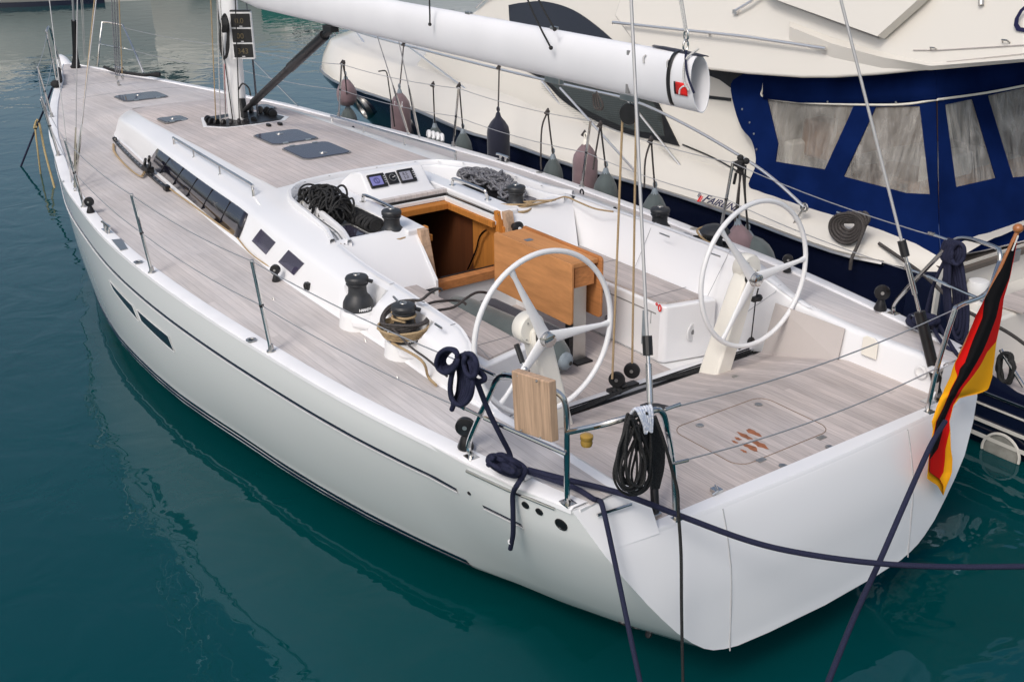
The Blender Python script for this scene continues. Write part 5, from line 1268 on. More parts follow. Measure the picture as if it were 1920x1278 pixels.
for L,f in ((((1431,125),(1500,127),(1600,128),(1690,125),(1757,118)),cp),):
    mb.grid([[f(u,v,.03) for u,v in L],[f(u,v+(60 if u<1450 else 66 if u<1700 else 69),.025) for u,v in L]])
mb.grid([[ap(1757,118,.03),ap(1935,90,.03)],[ap(1757,185,.025),ap(1935,156,.025)]]); solid(obj('canopy_valance',mb,'canvas',cn,smooth=30),.006)
mb=MB()
for L in (((1395,175),(1402,220),(1424,270),(1430,310),(1410,360)),((1600,200),(1560,300),(1535,370),(1505,430)),((1612,200),(1572,300),(1545,370),(1512,432)),((1745,200),(1752,330),(1764,470)),((1735,200),(1744,330),(1756,470)),((1690,425),(1730,421),(1728,470)),((1500,372),(1522,378),(1520,400))):
    mb.tube(curve([cp(u,v,.006) for u,v in L],4),.0022,4)
for L in (((1835,190),(1855,260),(1885,345),(1912,400)),((1843,190),(1863,260),(1892,345),(1920,400)),((1800,450),(1860,436),(1925,430))):
    mb.tube(curve([ap(u,v,.006) for u,v in L],4),.0022,4)
obj('canopy_stitching',mb,mat('stitch',(.05,.09,.25),.8),cn)
mb=MB()
for u_,v_ in ((1392,205),(1406,230),(1414,251),(1419,280),(1422,395),(1505,427),(1515,430),(1546,443),(1630,446),(1699,464)): mb.lathe([(.012,0),(.010,.006),(0,.007)],cp(u_,v_,.008),CN,n=10)
for u_,v_ in ((1552,191),(1680,192)): mb.lathe([(.010,0),(.008,.006),(0,.007)],cp(u_,v_,.03),CN,n=10)
obj('canopy_stud',mb,'steelr',cn)
mb=MB(); mb.tube(curve([cp(u,v,.006) for u,v in ((1420,398),(1500,430),(1552,448),(1600,457),(1640,457),(1662,457),(1700,474),(1762,485))],3),.008,5); mb.tube([ap(u,v,.006) for u,v in ((1762,485),(1850,468),(1935,448))],.008,5); obj('canopy_edge',mb,'cloth',cn)
# interior seen through the vinyl
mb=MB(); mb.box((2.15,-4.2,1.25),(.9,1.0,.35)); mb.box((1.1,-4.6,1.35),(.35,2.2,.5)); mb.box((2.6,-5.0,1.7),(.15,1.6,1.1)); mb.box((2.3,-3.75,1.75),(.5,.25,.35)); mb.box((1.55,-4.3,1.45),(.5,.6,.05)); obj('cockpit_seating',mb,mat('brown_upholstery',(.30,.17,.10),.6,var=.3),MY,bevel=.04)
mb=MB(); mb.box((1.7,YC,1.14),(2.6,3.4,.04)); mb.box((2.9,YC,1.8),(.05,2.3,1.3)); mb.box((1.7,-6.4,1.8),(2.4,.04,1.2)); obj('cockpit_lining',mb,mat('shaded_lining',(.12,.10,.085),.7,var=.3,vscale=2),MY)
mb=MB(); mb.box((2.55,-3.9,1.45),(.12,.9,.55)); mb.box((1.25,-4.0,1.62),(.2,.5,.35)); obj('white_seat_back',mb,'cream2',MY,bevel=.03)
mb=MB(); mb.tube([at(1455,248,y=-3.6),at(1493,308,y=-3.6)],.018,8); mb.tube([at(1466,175,y=-3.9),at(1466,300,y=-3.9)],.02,8); mb.tube([at(1600,200,y=-3.8),at(1598,330,y=-3.8)],.015,8); obj('canopy_bow',mb,'steel',MY)
# deck rail along the port side
mb=MB()
rt=[at(632,-12,y=-4.3),at(640,58,y=-3.6)]
top=[V((3.05,-2.98,1.98)),at(1290,240,y=-2.95)]
rail_pts=[(605,40,-4.3,0),(690,45,-3.5,0)]
def foot(u,v,z=1.28): return at(u,v,z=z)
RL=[]
tr_pts=[at(1190,190,y=-2.95),at(1290,236,y=-2.93),at(1400,300,y=-2.92),at(1455,340,y=-2.92),at(1508,388,y=-2.92)]
mb.tube(curve([V((11.8,-3.35,1.95)),V((10,-3.05,1.95)),V((8,-2.98,1.93)),V((6,-2.95,1.92)),at(1100,168,y=-2.95)]+tr_pts,5),.0145,8)
for u,v,ut,vt in ((730,148,668,60),(945,220,758,82),(1098,257,1012,147),(1190,320,1050,165),(1285,322,1180,190)):
    a=foot(u,v,1.27); b=at(ut,vt,y=a.y+.02); 
    b=V((b.x,a.y+.03,min(b.z,1.95))); 
    # keep the image lean of the post
    mb.tube([a,at(ut,vt,y=a.y+.03)],.012,8)
obj('side_rail',mb,'chrome',MY)
mb=MB(); c=at(1508,389,y=-2.92); mb.tube([c+V((math.cos(a)*.035,0,math.sin(a)*.035)) for a in [2*PI*i/14 for i in range(14)]],.010,6,closed=True); mb.tube([c,at(1489,418,y=-2.92)],.010,6); obj('rail_end_ring',mb,'steelr',MY)
cleat(at(735,150,z=1.30),(1,-.02,0),.26,MY); cleat(at(985,228,z=1.27),(1,.0,0),.26,MY)
# lettering on the bulwark
mb=MB(); a=at(1316,384,y=-2.78);b=at(1396,412,y=-2.75)
# surface slopes inward: place text on its tangent plane
g0=V((3.05,interp(GW,3.05,1)-.085,1.12)); 
def bul_pt(u,v):
    best=None
    for i in range(200):
        x=1.8+i*.012; q=crm(x)
        nrm=V((0,(q[3][2]-q[1][2]),-(q[3][1]-q[1][1]))).normalized()
        p=at(u,v,n=nrm,p=V(q[2])+nrm*.012); d=abs(p.x-x)
        if best is None or d<best[0]: best=(d,p,nrm)
    return best[1],best[2]
a,n1=bul_pt(1315,377);b,n2=bul_pt(1398,402); X=(b-a); 
upv=n1.cross(X).normalized(); 
if upv.z<0: upv=-upv
L_=X.length
mb.text('F',a,X,upv,L_*.235,.003,bold=.0015); mb.text('AIRLINE',a+X*.13,X,upv,L_*.19,.003,bold=.001); obj('hull_lettering',mb,'ink',MY)
mb=MB(); c0=a-X*.10+upv*.02; Xn=X.normalized()
for i in range(3): mb.box(c0+Xn*(-.05+.022*i)+upv*(.05-.012*i),(.008,.06,.002),(Xn*.9+upv*.3,upv*.9-Xn*.4,n1))
e_=obj('hull_emblem',mb,'ink',MY); mb=MB(); mb.box(c0+Xn*.012+upv*.0,(.022,.085,.002),(Xn*.9+upv*.3,upv*.9-Xn*.4,n1)); mb.box(c0+Xn*.038+upv*.0,(.01,.08,.002),(Xn*.9+upv*.3,upv*.9-Xn*.4,n1)); obj('emblem_bar',mb,'red',e_)
# portholes
for u_,v_ in ((686,198),(765,238)):
    xx=9.5
    for _ in range(12): c=at(u_,v_,y=gy(xx)-.16); xx=c.x
    ax=V((.12,1,-.42)).normalized(); c=c-ax*.03
    mb=MB(); mb.lathe([(.185,0),(.185,.10),(.165,.115),(.145,.10),(.14,.07),(0,.07)],c,ax,n=32); o_=obj('porthole',mb,'steelr',MY)
    mb=MB(); mb.lathe([(.135,.075),(0,.08)],c,ax,n=28); obj('porthole_glass',mb,'glass',o_)
# deck light, aft corner lamp and anchor ladder at the bow
mb=MB(); c=at(1832,548,y=-3.3); mb.lathe([(.0,-.12),(.045,-.12),(.05,-.03),(.075,0),(.085,.06),(.075,.10),(.0,.11)],c,n=20); obj('horn_speaker',mb,'gel2',MY,smooth=50)
mb=MB(); 
for a,b in (((617,62),(632,105)),((627,60),(640,100))): mb.tube([at(*a,x=12.6),at(*b,x=12.6)],.012,6)
for i in range(5): mb.tube([at(619+i*3,68+i*8,x=12.6),at(628+i*2.6,66+i*7.6,x=12.6)],.008,6)
mb.tube([at(632,50,x=12.2),at(648,112,x=12.2)],.014,6);mb.tube([at(655,10,x=11.5),at(640,50,x=12.0),at(632,50,x=12.2)],.014,6)
obj('bow_ladder',mb,'chrome',MY)
mb=MB(); mb.tube(curve([at(1280,271,n=SN,p=SP+SN*.01),at(1340,297,n=SN,p=SP+SN*.01),at(1410,337,n=SN,p=SP+SN*.01)],4),.008,5); obj('deck_joint',mb,'black',MY)
mb=MB(); c=at(1900,480,y=-3.4); mb.box(c,(.04,.14,.10)); obj('socket_cover',mb,'steelr',MY,bevel=.01)
# ================================================================ FENDERS (each a thing)
def fender(name,label,cap_px,y,r,L,m_,rope_px,rope_y=-2.14,kind='long',capm='fcap',tilt=(0,0),z=None,group='fenders hanging between the two yachts'):
    T=at(cap_px[0],cap_px[1],y=y)           # top of the neck
    t=thing(name,label,'fender',(T.x,T.y,T.z-L/2),group)
    ax=V((tilt[0],tilt[1],-1)).normalized(); mb=MB()
    if kind=='ball': prof=[(.01,0),(.02,.02),(.05,.05),(.75*r,.12),(r*.97,.12+r*.5),(r,.12+r*.9),(r*.93,.12+r*1.4),(r*.6,.12+r*1.85),(0,.12+r*2.0)]
    elif kind=='drop': prof=[(.012,0),(.022,.02),(.036,.045),(r*.62,.095),(r*.86,.155),(r*.97,.22),(r,.34),(r,L*.8),(r*.9,L*.92),(r*.5,L),(0,L+.01)]
    else: prof=[(.012,0),(.02,.02),(.04,.05),(r*.6,.09),(r*.9,.15),(r,.21),(r,L*.84),(r*.9,L*.92),(r*.5,L),(0,L+.01)]
    n=28; a=ax;u=a.orthogonal().normalized();w=a.cross(u); rows=[]
    rnd=random.Random(int(cap_px[0]))
    P2=[]
    for (r0,h0),(r1,h1) in zip(prof,prof[1:]):
        for k in range(3): P2.append((r0+(r1-r0)*k/3,h0+(h1-h0)*k/3))
    P2.append(prof[-1])
    for rr,h in P2:
        pl_=max(0,1-h/.3)
        rows.append([T+a*h+(u*math.cos(2*PI*j/n)+w*math.sin(2*PI*j/n))*rr*(1+.06*pl_*math.sin(j*2*PI/n*9)+.012*math.sin(j*2.1+h*9)) for j in range(n)])
    mb.grid(rows,cv=True); b=obj('cover',mb,m_,t,smooth=50)
    mb=MB(); mb.lathe([(.012,-.012),(.022,0),(.034,.04),(r*.42,.085)],T,ax,n=16); mb.tube([T-ax*.02+V((math.cos(q)*.02,0,math.sin(q)*.025+.02)) for q in [2*PI*i/10 for i in range(10)]],.008,6,closed=True); obj('neck',mb,capm,t)
    mb=MB()
    R=[at(u_,v_,y=rope_y) for u_,v_ in rope_px]
    for k,e in enumerate(R[:1]): 
        mb.tube(curve([T-ax*.0,T+(e-T)*.5+V((0,0,-.01)),e],4),.0085,6)
        mb.tube([e+V((-.02,.02,.01)),e+V((.02,-.02,.02)),e+V((.02,.02,-.02)),e+V((-.02,0,-.03))],.011,6); mb.ball(e,.022,8)
    if len(R)>1: mb.tube(curve(R,4),.0085,6)
    obj('lanyard',mb,'brownrope',t); return t
fender('fender','round mauve fender at the motor yacht bow, beside a stanchion',(648,144),-2.35,.135,.40,'fpurple',[(642,117)],kind='ball')
fender('fender','grey fender half hidden below the round mauve fender',(652,196),-2.35,.12,.45,'fgrey',[(645,118)],kind='drop')
fender('fender','long mauve fender with white splashes, nearest the bow of the motor yacht',(749,168),-2.40,.125,.85,'fpurple',[(757,82)],rope_y=-2.9)
fender('fender','dark grey fender low behind the white chainplate covers by the shrouds',(815,232),-2.35,.11,.5,'fgrey',[(812,158)],kind='drop')
fender('fender','grey fender with its neck bunched against a stanchion, right of the shrouds',(868,243),-2.33,.105,.5,'fgrey',[(861,160)],kind='drop')
fender('fender','navy blue cylindrical fender, the only dark blue one',(934,212),-2.40,.125,.85,'fnavy',[(936,125)],rope_y=-2.75,capm='fnavy')
fender('fender','grey teardrop fender left of the tall mauve fender with the cream top',(1037,290),-2.33,.108,.5,'fgrey',[(1027,209),(1016,240),(1014,300),(1015,318)],kind='drop')
fender('fender','long mauve fender with a cream top behind a stanchion, amidships',(1098,262),-2.40,.125,.85,'fpurple',[(1096,250)],capm='cream2',rope_y=-2.5)
fender('fender','grey teardrop fender right of the tall mauve fender with the cream top',(1136,316),-2.33,.122,.5,'fgrey',[(1126,233),(1118,280),(1112,318)],kind='drop')
fender('fender','grey teardrop fender above the forward starboard winch',(1228,354),-2.33,.122,.5,'fgrey',[(1221,262),(1210,300),(1208,352)],kind='drop')
fender('fender','wrinkled mauve fender behind the starboard winch wrapped in beige rope',(1383,412),-2.22,.13,.55,'fpurple',[(1388,318)],tilt=(-.3,.1))
fender('fender','tilted grey fender with a pale blue cap beyond the starboard wheel',(1403,434),-2.28,.15,.7,'fgrey',[(1392,310),(1384,360),(1378,415)],kind='drop',tilt=(-.55,.0))
# fenders lying in the cockpit
t=thing('fender','dark green fender lying on the cockpit sole under the table','fender',(1.7,.35,.82),None)
a=at(1063,678,z=.93); a=V((a.x,a.y,a.z)); b=a+V((1.25,.19,.05)); ax=(b-a).normalized(); mb=MB(); r=.145
mb.lathe([(.03,0),(.06,.02),(.10,.06),(.135,.13),(r,.22),(r,1.05),(.12,1.18),(.05,1.26),(0,1.27)],a,ax,n=28); obj('cover',mb,'fgrey',t,smooth=50)
mb=MB(); mb.lathe([(.015,-.03),(.04,-.02),(.062,0),(.065,.03),(.075,.06)],a,ax,n=14); obj('neck',mb,'fcap',t)
mb=MB(); mb.lathe([(.016,-.036),(.0,-.034)],a,ax,n=12); obj('eye',mb,'black',t)
t=thing('bag','black bag with white letters lying under the cockpit table','bag',(1.9,.1,.82)); mb=MB(); mb.box((1.92,.03,.93),(.9,.22,.22),(V((1,.05,0)),V((-.05,1,0)),V((0,0,1)))); o_=obj('bag_body',mb,'fnavy',t,bevel=.06,seg=3); mb=MB(); c=at(985,588,z=1.048); mb.text('SO',at(977,592,z=1.046),(-.8,-.55,0),(.55,-.8,0),.06,.002); obj('bag_lettering',mb,'whitem',o_)
# ================================================================ ROPES
def rope(name,label,cat,strands,m_,r,group=None,n=7,k=6):
    mb=MB()
    for pts in strands: mb.tube(curve(pts,k),r,n)
    o=obj(name,mb,m_,None,smooth=60); return tag(o,label,cat,group)
def px(L,**k): return [at(u,v,**k) for u,v in L]
def pxy(L): return [at(u,v,y=y) for u,v,y in L]
def jit(p,a,rn): return p+V((rn.uniform(-a,a),rn.uniform(-a,a),rn.uniform(-a,a)))
# navy dock line hanked over the port lifeline
rn=random.Random(5); st=[]
def loop2d(c,w,h,n=14,rot=0,y=1.9,dep=0,rn=rn,ja=.6,topw=.6):
    pts=[]
    for i in range(n):
        a=2*PI*i/n; X=math.sin(a)*w*(topw+(1-topw)*(1-math.cos(a))/2); Yy=-math.cos(a)*h
        xx=X*math.cos(rot)-Yy*math.sin(rot); yy=X*math.sin(rot)+Yy*math.cos(rot)
        pts.append(at(c[0]+xx+rn.uniform(-ja,ja),c[1]+yy+rn.uniform(-ja,ja),y=y+dep+rn.uniform(-.006,.006)))
    return pts
mb=MB(); YL=1.86
for i in range(7):
    mb.tube(curve(loop2d((858+i*2.2-5,712),10+i*2.6,38+i*1.5,y=YL,dep=-.03+i*.012,rot=.08),4,True),.0125,8,closed=True)
for i in range(5):
    mb.tube(curve(loop2d((845-i*1.5,672+i),12+i*2.0,17+i*1.5,y=YL,dep=.02+i*.012,rot=.5,topw=.9),4,True),.0125,8,closed=True)
for i in range(5):
    mb.tube(curve(loop2d((876+i*1.5,680+i),7+i*1.3,17+i*1.2,y=YL,dep=.01+i*.012,rot=-.15,topw=.9),4,True),.0125,8,closed=True)
mb.tube(curve(pxy([(888,690,YL),(905,702,YL),(908,711,YL),(896,715,YL),(884,705,YL)]),5),.014,8)
mb.tube(curve(pxy([(848,745,YL),(850,758,YL),(847,768,YL)]),4),.013,8)
mb.tube(curve(pxy([(893,712,YL),(915,768,1.80),(938,815,1.74),(954,846,1.68)])+[at(958,862,z=1.36)],5),.014,8)
tag(obj('dock_line',mb,'navyrope',None,smooth=60),'navy blue dock line hanked over the port lifeline beside the wooden board','rope','navy dock lines')
# navy line belayed on the port stern cleat with a tail down the hull
mb=MB(); cz=1.31; rn=random.Random(9)
for i in range(6):
    c=(948+rn.uniform(-6,8),872+rn.uniform(-4,4)); pts=[]
    for j in range(12):
        a=2*PI*j/12; pts.append(at(c[0]+math.cos(a)*(30-i*2.5)+math.sin(a)*9,c[1]+math.sin(a)*(15-i)+math.cos(a)*9,z=cz+.016*i+.03*math.sin(a*2+i*1.3)))
    mb.tube(curve(pts,4,True),.0135,8,closed=True)
mb.tube(curve([at(915,872,z=1.36),at(935,852,z=1.38),at(962,862,z=1.37),at(985,880,z=1.34),at(972,905,z=1.33),at(962,925,y=1.72),at(962,960,y=1.70),at(962,1000,y=1.66),at(957,1028,y=1.62)],5),.0135,8)
mb.tube(curve([at(988,883,z=1.32),at(1030,897,z=1.30),at(1080,915,z=1.29),at(1112,934,z=1.27),at(1122,938,z=1.25),at(1130,950,x=-.83),at(1150,1040,x=-.93),at(1175,1160,x=-1.08),at(1205,1300,x=-1.25)],5),.0135,8)
mb.tube(curve([at(990,880,z=1.33),at(1060,898,z=1.31),at(1130,915,z=1.28),at(1180,930,x=-.86),at(1280,968,x=-1.02),at(1400,1012,x=-1.2),at(1500,1036,x=-1.35),at(1640,1055,x=-1.55),at(1780,1062,x=-1.75),at(1945,1061,x=-2.0)],5),.0145,8)
tag(obj('dock_line',mb,'navyrope',None,smooth=60),'navy mooring line wound on the port stern cleat, its tail hanging down the grey topsides','rope','navy dock lines')
mb=MB(); mb.tube([at(957,1013,y=1.64),at(957,1017,y=1.64)],.0145,8); tag(obj('rope_whipping',mb,'whitem',bpy.data.objects['dock_line.001']),None,None)
mb=MB(); rn=random.Random(4)
YS=-1.80
for i in range(5): mb.tube(curve(loop2d((1788+i*4-8,545+i*2),11+i*2.2,75+i*6-10,y=YS,dep=i*.012,rot=-.06,rn=rn),4,True),.0125,8,closed=True)
for i in range(6): mb.tube(curve(loop2d((1786+i*4.5-12,468+i*1.5),8+i*.8,20,y=YS+.03,dep=i*.012,rot=.2,rn=rn,topw=.9),4,True),.0125,8,closed=True)
mb.tube(curve(pxy([(1775,480,YS),(1752,530,YS),(1738,580,YS-.02),(1732,620,YS)]),5),.0125,8)
tag(obj('dock_line',mb,'navyrope',None,smooth=60),'navy dock line hanked on the starboard stern rail in front of the motor yacht','rope','navy dock lines')
mb=MB(); rn=random.Random(8)
for i in range(6):
    c=(1732+rn.uniform(-5,6),600+rn.uniform(-3,4)); mb.tube(curve([at(c[0]+math.cos(2*PI*j/12)*(28-i*2)+math.sin(2*PI*j/12)*5,c[1]+math.sin(2*PI*j/12)*(12-i),z=1.29+.012*i) for j in range(12)],4,True),.013,8,closed=True)
mb.tube(curve([at(1745,605,z=1.30),at(1765,640,z=1.28),at(1795,670,z=1.22),at(1808,700,z=1.15),at(1790,730,x=-1.05)],5),.0125,8)
mb.tube(curve([at(1760,608,z=1.30),at(1785,650,z=1.27),at(1806,680,z=1.25)],5),.0125,8)
tag(obj('dock_line',mb,'navyrope',None,smooth=60),'navy dock line wound round the starboard stern cleat','rope','navy dock lines')
mb=MB(); mb.tube(curve([at(1772,790,x=-1.12),at(1745,835,x=-1.2),at(1700,935,x=-1.32),at(1650,1050,x=-1.45),at(1600,1160,x=-1.6),at(1548,1290,x=-1.75)],6),.0155,8)
tag(obj('dock_line',mb,'navyrope',None,smooth=60),'navy mooring line running straight down past the transom behind the flag','rope','navy dock lines')
# black line coil under white and blue lashing, on the stern rail
mb=MB(); rn=random.Random(12); XS_=-.97
def lpx(c,w,h,rot,x,n=14,topw=.35,ja=1.0):
    pts=[]
    for i in range(n):
        a=2*PI*i/n; X=math.sin(a)*w*(topw+(1-topw)*(1-math.cos(a))/2); Yy=-math.cos(a)*h
        pts.append(at(c[0]+X*math.cos(rot)-Yy*math.sin(rot)+rn.uniform(-ja,ja),c[1]+X*math.sin(rot)+Yy*math.cos(rot)+rn.uniform(-ja,ja),x=x))
    return pts
for i in range(14):
    mb.tube(curve(lpx((1190+rn.uniform(-12,14),850+rn.uniform(-6,8)),16+rn.uniform(0,34),66+rn.uniform(-12,11),.10+rn.uniform(-.24,.20),XS_-.01*i*.8),4,True),.0062,6,closed=True)
for i in range(14):
    u0=1212+i*2.3; mb.tube(curve(px([(1205+i*1.7,785),(u0,820),(u0+2,870),(1224+i*.8,915)],x=XS_-.01),4),.007,6)
mb.tube(curve(px([(1228,780),(1246,830),(1260,880),(1270,920),(1272,960),(1277,1040),(1278,1150),(1281,1300)],x=-1.08),5),.008,6)
tag(obj('rope_coil',mb,'blackrope',None,smooth=60),'coil of thin black line hanging from the stern rail by the port backstay','rope')
mb=MB()
for i in range(6): mb.tube(curve([at(1184+i*6,774-i*1.2,x=-1.0),at(1192+i*5.5,766-i,x=-1.03),at(1200+i*4.5,777+i,x=-1.05),at(1209+i*2.4,800+i*2,x=-1.06)],4),.0085,7)
mb.tube(curve(px([(1208,800),(1210,812),(1214,806)],x=-1.06),4),.007,6)
tag(obj('lashing',mb,'whiterope',None,smooth=60),'white and blue cord lashing that holds the black coil on the stern rail','cord')
# halyard tails in the port pocket
mb=MB(); rn=random.Random(2)
C0=V((3.55,.74,1.55))
mb.ball(C0+V((-.03,0,.0)),.12,14,sc=(1.9,.8,.75))
for i in range(52):
    a0=rn.uniform(0,PI); c=C0+V((rn.uniform(-.26,.17),rn.uniform(-.07,.06),rn.uniform(-.01,.09))); w_=rn.uniform(.06,.13); h_=rn.uniform(.05,.10); tl=rn.uniform(-.5,.5)
    mb.tube(curve([c+V((math.cos(a0)*math.cos(t)*w_-math.sin(a0)*math.sin(t)*h_*.5,math.sin(a0)*math.cos(t)*w_+math.cos(a0)*math.sin(t)*h_*.5,abs(math.sin(t+tl))*.12)) for t in [2*PI*j/9 for j in range(9)]],4,True),.0085,6,closed=True)
c=V((3.62,.56,1.66)); mb.tube(curve([c+V((0,math.cos(t)*.05,math.sin(t)*.07)) for t in [2*PI*j/10-.6 for j in range(10)]],4),.009,7)
tag(obj('rope_coil',mb,'blackrope',None,smooth=60),'heap of black halyard tails in the port pocket beside the instruments','rope')
mb=MB()
for i in range(8):
    x_=3.38-i*.052; mb.tube(curve([V((x_+rn.uniform(-.01,.01),.60+math.cos(t)*.070,1.555+math.sin(t)*.045)) for t in [2*PI*j/10 for j in range(10)]],3,True),.016,7,closed=True)
mb.tube([V((3.42,.60,1.555)),V((2.99,.60,1.555))],lambda t:.050,12)
tag(obj('rope_bundle',mb,'blackrope',None,smooth=60),'black line bundled into a tight roll beside the port cabin winch','rope')
mb=MB()
for i in range(7): mb.tube(curve([V((3.86+.008*i,.80-.02*i,1.52)),V((3.90,.80-.025*i,1.60)),V((3.80,.78-.02*i,1.60)),V((3.76,.80-.02*i,1.53))],4),.010,6)
tag(obj('rope_coil',mb,'whiter',None,smooth=60),'pale grey line tucked behind the black halyard tails','rope')
mb=MB(); rn=random.Random(21)
for i in range(56):
    f=rn.random(); c=V((3.78-.78*f,-.78+.03*math.sin(9*f),1.56+.03*math.sin(5*f)+rn.uniform(0,.05))); w_=rn.uniform(.05,.12); a0=rn.uniform(0,PI)
    mb.tube(curve([c+V((math.cos(a0)*math.cos(t)*w_*1.3-math.sin(a0)*math.sin(t)*w_*.6,math.sin(a0)*math.cos(t)*w_+math.cos(a0)*math.sin(t)*w_*.6,math.sin(2*t+i)*.025)) for t in [2*PI*j/9 for j in range(9)]],4,True),.0115,7,closed=True)
tag(obj('rope_coil',mb,'greyrope',None,smooth=60),'tangled grey flecked rope in the starboard pocket','rope')
mb=MB(); mb.prism([V((3.75,-.62,1.504)),V((3.05,-.60,1.504)),V((3.05,-.80,1.504)),V((3.75,-.82,1.504))],V((0,0,.008))); tag(obj('line_pouch',mb,'blackm',None),'black pouch under the grey rope in the starboard pocket','pouch')
# sheets on winches
def wraps(c,r0,r1,z0,z1,n,m_,label,rr=.0085,extra=(),name='sheet',seed=1,ov=0):
    rn=random.Random(seed); mb=MB(); N_=int(n*18); pts=[]
    for i in range(N_): 
        t=i/(N_-1); a=t*n*2*PI; R=r0+(r1-r0)*t+rn.uniform(-.002,.002); pts.append(V((c[0]+math.cos(a)*R*(1+ov*math.cos(a-2.4)),c[1]+math.sin(a)*R*(1+ov*math.cos(a-2.4)),c[2]+z0+(z1-z0)*t+rn.uniform(-.003,.003))))
    mb.tube(pts,rr,7)
    for e in extra: mb.tube(curve(e,5),rr,7)
    return tag(obj(name,mb,m_,None,smooth=60),label,'rope')
w2=V(W2)
wraps(w2,.125,.165,.04,.11,5,'beige','beige jib sheet coiled round the aft port winch',extra=[[w2+V((.06,.05,.17)),w2+V((-.06,.05,.165)),w2+V((-.07,-.03,.16)),w2+V((0,-.07,.155)),w2+V((.07,0,.15)),w2+V((.02,.07,.145)),w2+V((-.07,.03,.14))],[w2+V((-.05,.12,.02)),at(790,675,y=1.48),at(803,706,z=1.285),at(818,722,z=1.285)]],seed=3,ov=.12)
mb=MB(); 
for i in range(4): mb.tube(curve([w2+V((math.cos(a)*(.128+.006*i)*(1+.45*max(0,math.cos(a+.9))),math.sin(a)*(.125+.006*i)*(1+.45*max(0,math.cos(a+.9))),.115+.03*max(0,math.cos(a+.9))+.007*i+.012*math.sin(a*2+i))) for a in [2*PI*j/14 for j in range(14)]],3,True),.009,7,closed=True)
mb.tube(curve([w2+V((.10,-.12,.20)),at(790,562,z=1.60),at(805,550,z=1.60),at(822,541,z=1.58),at(829,544,z=1.56)],4),.0095,7)
mb.tube(curve([w2+V((.08,-.16,.15)),at(815,566,z=1.42),at(850,563,z=1.32),at(868,566,z=1.30),at(874,571,z=1.28)],4),.0095,7)
mb.tube(curve([w2+V((.0,-.18,.12)),at(820,582,z=1.40),at(850,576,z=1.33),at(875,558,z=1.36),at(895,548,z=1.33),at(915,550,z=1.25),at(912,560,z=1.12)],4),.0095,7)
mb.tube(curve([w2+V((-.04,.12,.13)),at(770,650,y=1.45),at(800,672,y=1.50),at(838,705,y=1.60)],4),.0075,6)
tag(obj('sheet',mb,'brownrope',None,smooth=60),'black mainsheet tails looped over the aft port winch and trailing onto the seat','rope')
w2s=V((W2[0],-W2[1],W2[2]))
wraps(w2s,.13,.17,.02,.05,4,'beige','beige jib sheet piled round the aft starboard winch',seed=5,extra=[[w2s+V((.03,-.02,.24)),w2s+V((.09,.05,.22)),w2s+V((.08,.1,.20)),w2s+V((0,.09,.15)),w2s+V((-.07,.05,.12)),w2s+V((-.09,.08,.06))]])
mb=MB(); c=w2s+V((.05,.02,.09)); 
for i in range(4): mb.tube(curve([c+V((math.cos(a)*(.15+.006*i),math.sin(a)*(.13+.004*i),.02*math.sin(a)+.008*i)) for a in [2*PI*j/12 for j in range(12)]],3,True),.009,6,closed=True)
tag(obj('sheet',mb,'blackrope',None,smooth=60),'black line ring round the aft starboard winch','rope')
mb=MB(); mb.lathe([(.0,0),(.10,-.005),(.115,.02),(.09,.05),(.04,.07),(0,.075)],w2s+V((0,0,.185)),n=28); tag(obj('winch_cap',mb,'winch',None,smooth=50),'wide black cap on the aft starboard winch','cap')
w3=V(W3)
wraps(w3,.112,.125,.02,.03,3,'beige','beige halyard tail coiled at the foot of the port cabin winch',seed=7,extra=[[w3+V((-.06,.10,.02)),V((2.80,.76,1.52)),V((2.72,.84,1.525)),V((2.82,.80,1.525)),w3+V((.03,.12,.025))],[w3+V((-.04,.12,.03)),V((2.83,.74,1.53)),V((2.76,.80,1.53)),V((2.78,.72,1.53)),w3+V((.0,.12,.03))]])
w3s=V((W3[0],-W3[1],W3[2]))
wraps(w3s,.112,.13,.02,.05,3,'beige','beige halyard tail round the starboard cabin winch',seed=8,extra=[[w3s+V((.05,.12,.08)),w3s+V((-.05,.06,.09)),w3s+V((-.12,-.10,.085)),w3s+V((-.13,-.3,.09))],[w3s+V((.05,.12,.06)),w3s+V((-.08,.03,.07)),w3s+V((-.10,-.14,.075))]])
# MY fore spring coil on the canopy rail
mb=MB(); rn=random.Random(31); YM=-2.9
mb.tube([at(1570,398,y=YM),at(1628,416,y=YM)],.014,8); tag(obj('coil_bar',mb,'steel',MY),None)
mb=MB()
for i in range(5): mb.tube(curve([at(1592+math.cos(a)*(13+i*4.6)-i*1.2,425+math.sin(a)*(8+i*5)-abs(math.cos(a))*4+i*1,y=YM+.03+.008*i) for a in [2*PI*j/14 for j in range(14)]],4,True),.0135,8,closed=True)
for i in range(4): mb.tube(curve([at(1578+i*12,415,y=YM+.04),at(1590+i*10,398,y=YM+.06),at(1612+i*6,410,y=YM+.06),at(1618,430,y=YM+.05)],4),.0135,8)
mb.tube(curve([at(1622,425,y=YM+.06),at(1608,460,y=YM+.1),at(1597,485,y=YM+.15),at(1594,505,y=YM+.15)],5),.0145,8)
tag(obj('rope_coil',mb,'brownrope',None,smooth=60),'dark brown rope coil hung against the blue canvas canopy','rope')
mb=MB(); mb.tube(curve([at(1648,456,y=-2.95),at(1690,485,y=-2.9),at(1735,518,y=-2.7),at(1800,575,y=-2.5),at(1885,620,y=-2.8),at(1935,655,y=-3.0)],5),.014,8); tag(obj('mooring_line',mb,'brownrope',None,smooth=60),'dark grey mooring line running aft from under the blue canopy','rope')
t=thing('rope_coil','black rope coil on the bathing platform of the motor yacht, right edge of the photo','rope',(-.3,-3.1,.45)); mb=MB(); rn=random.Random(40)
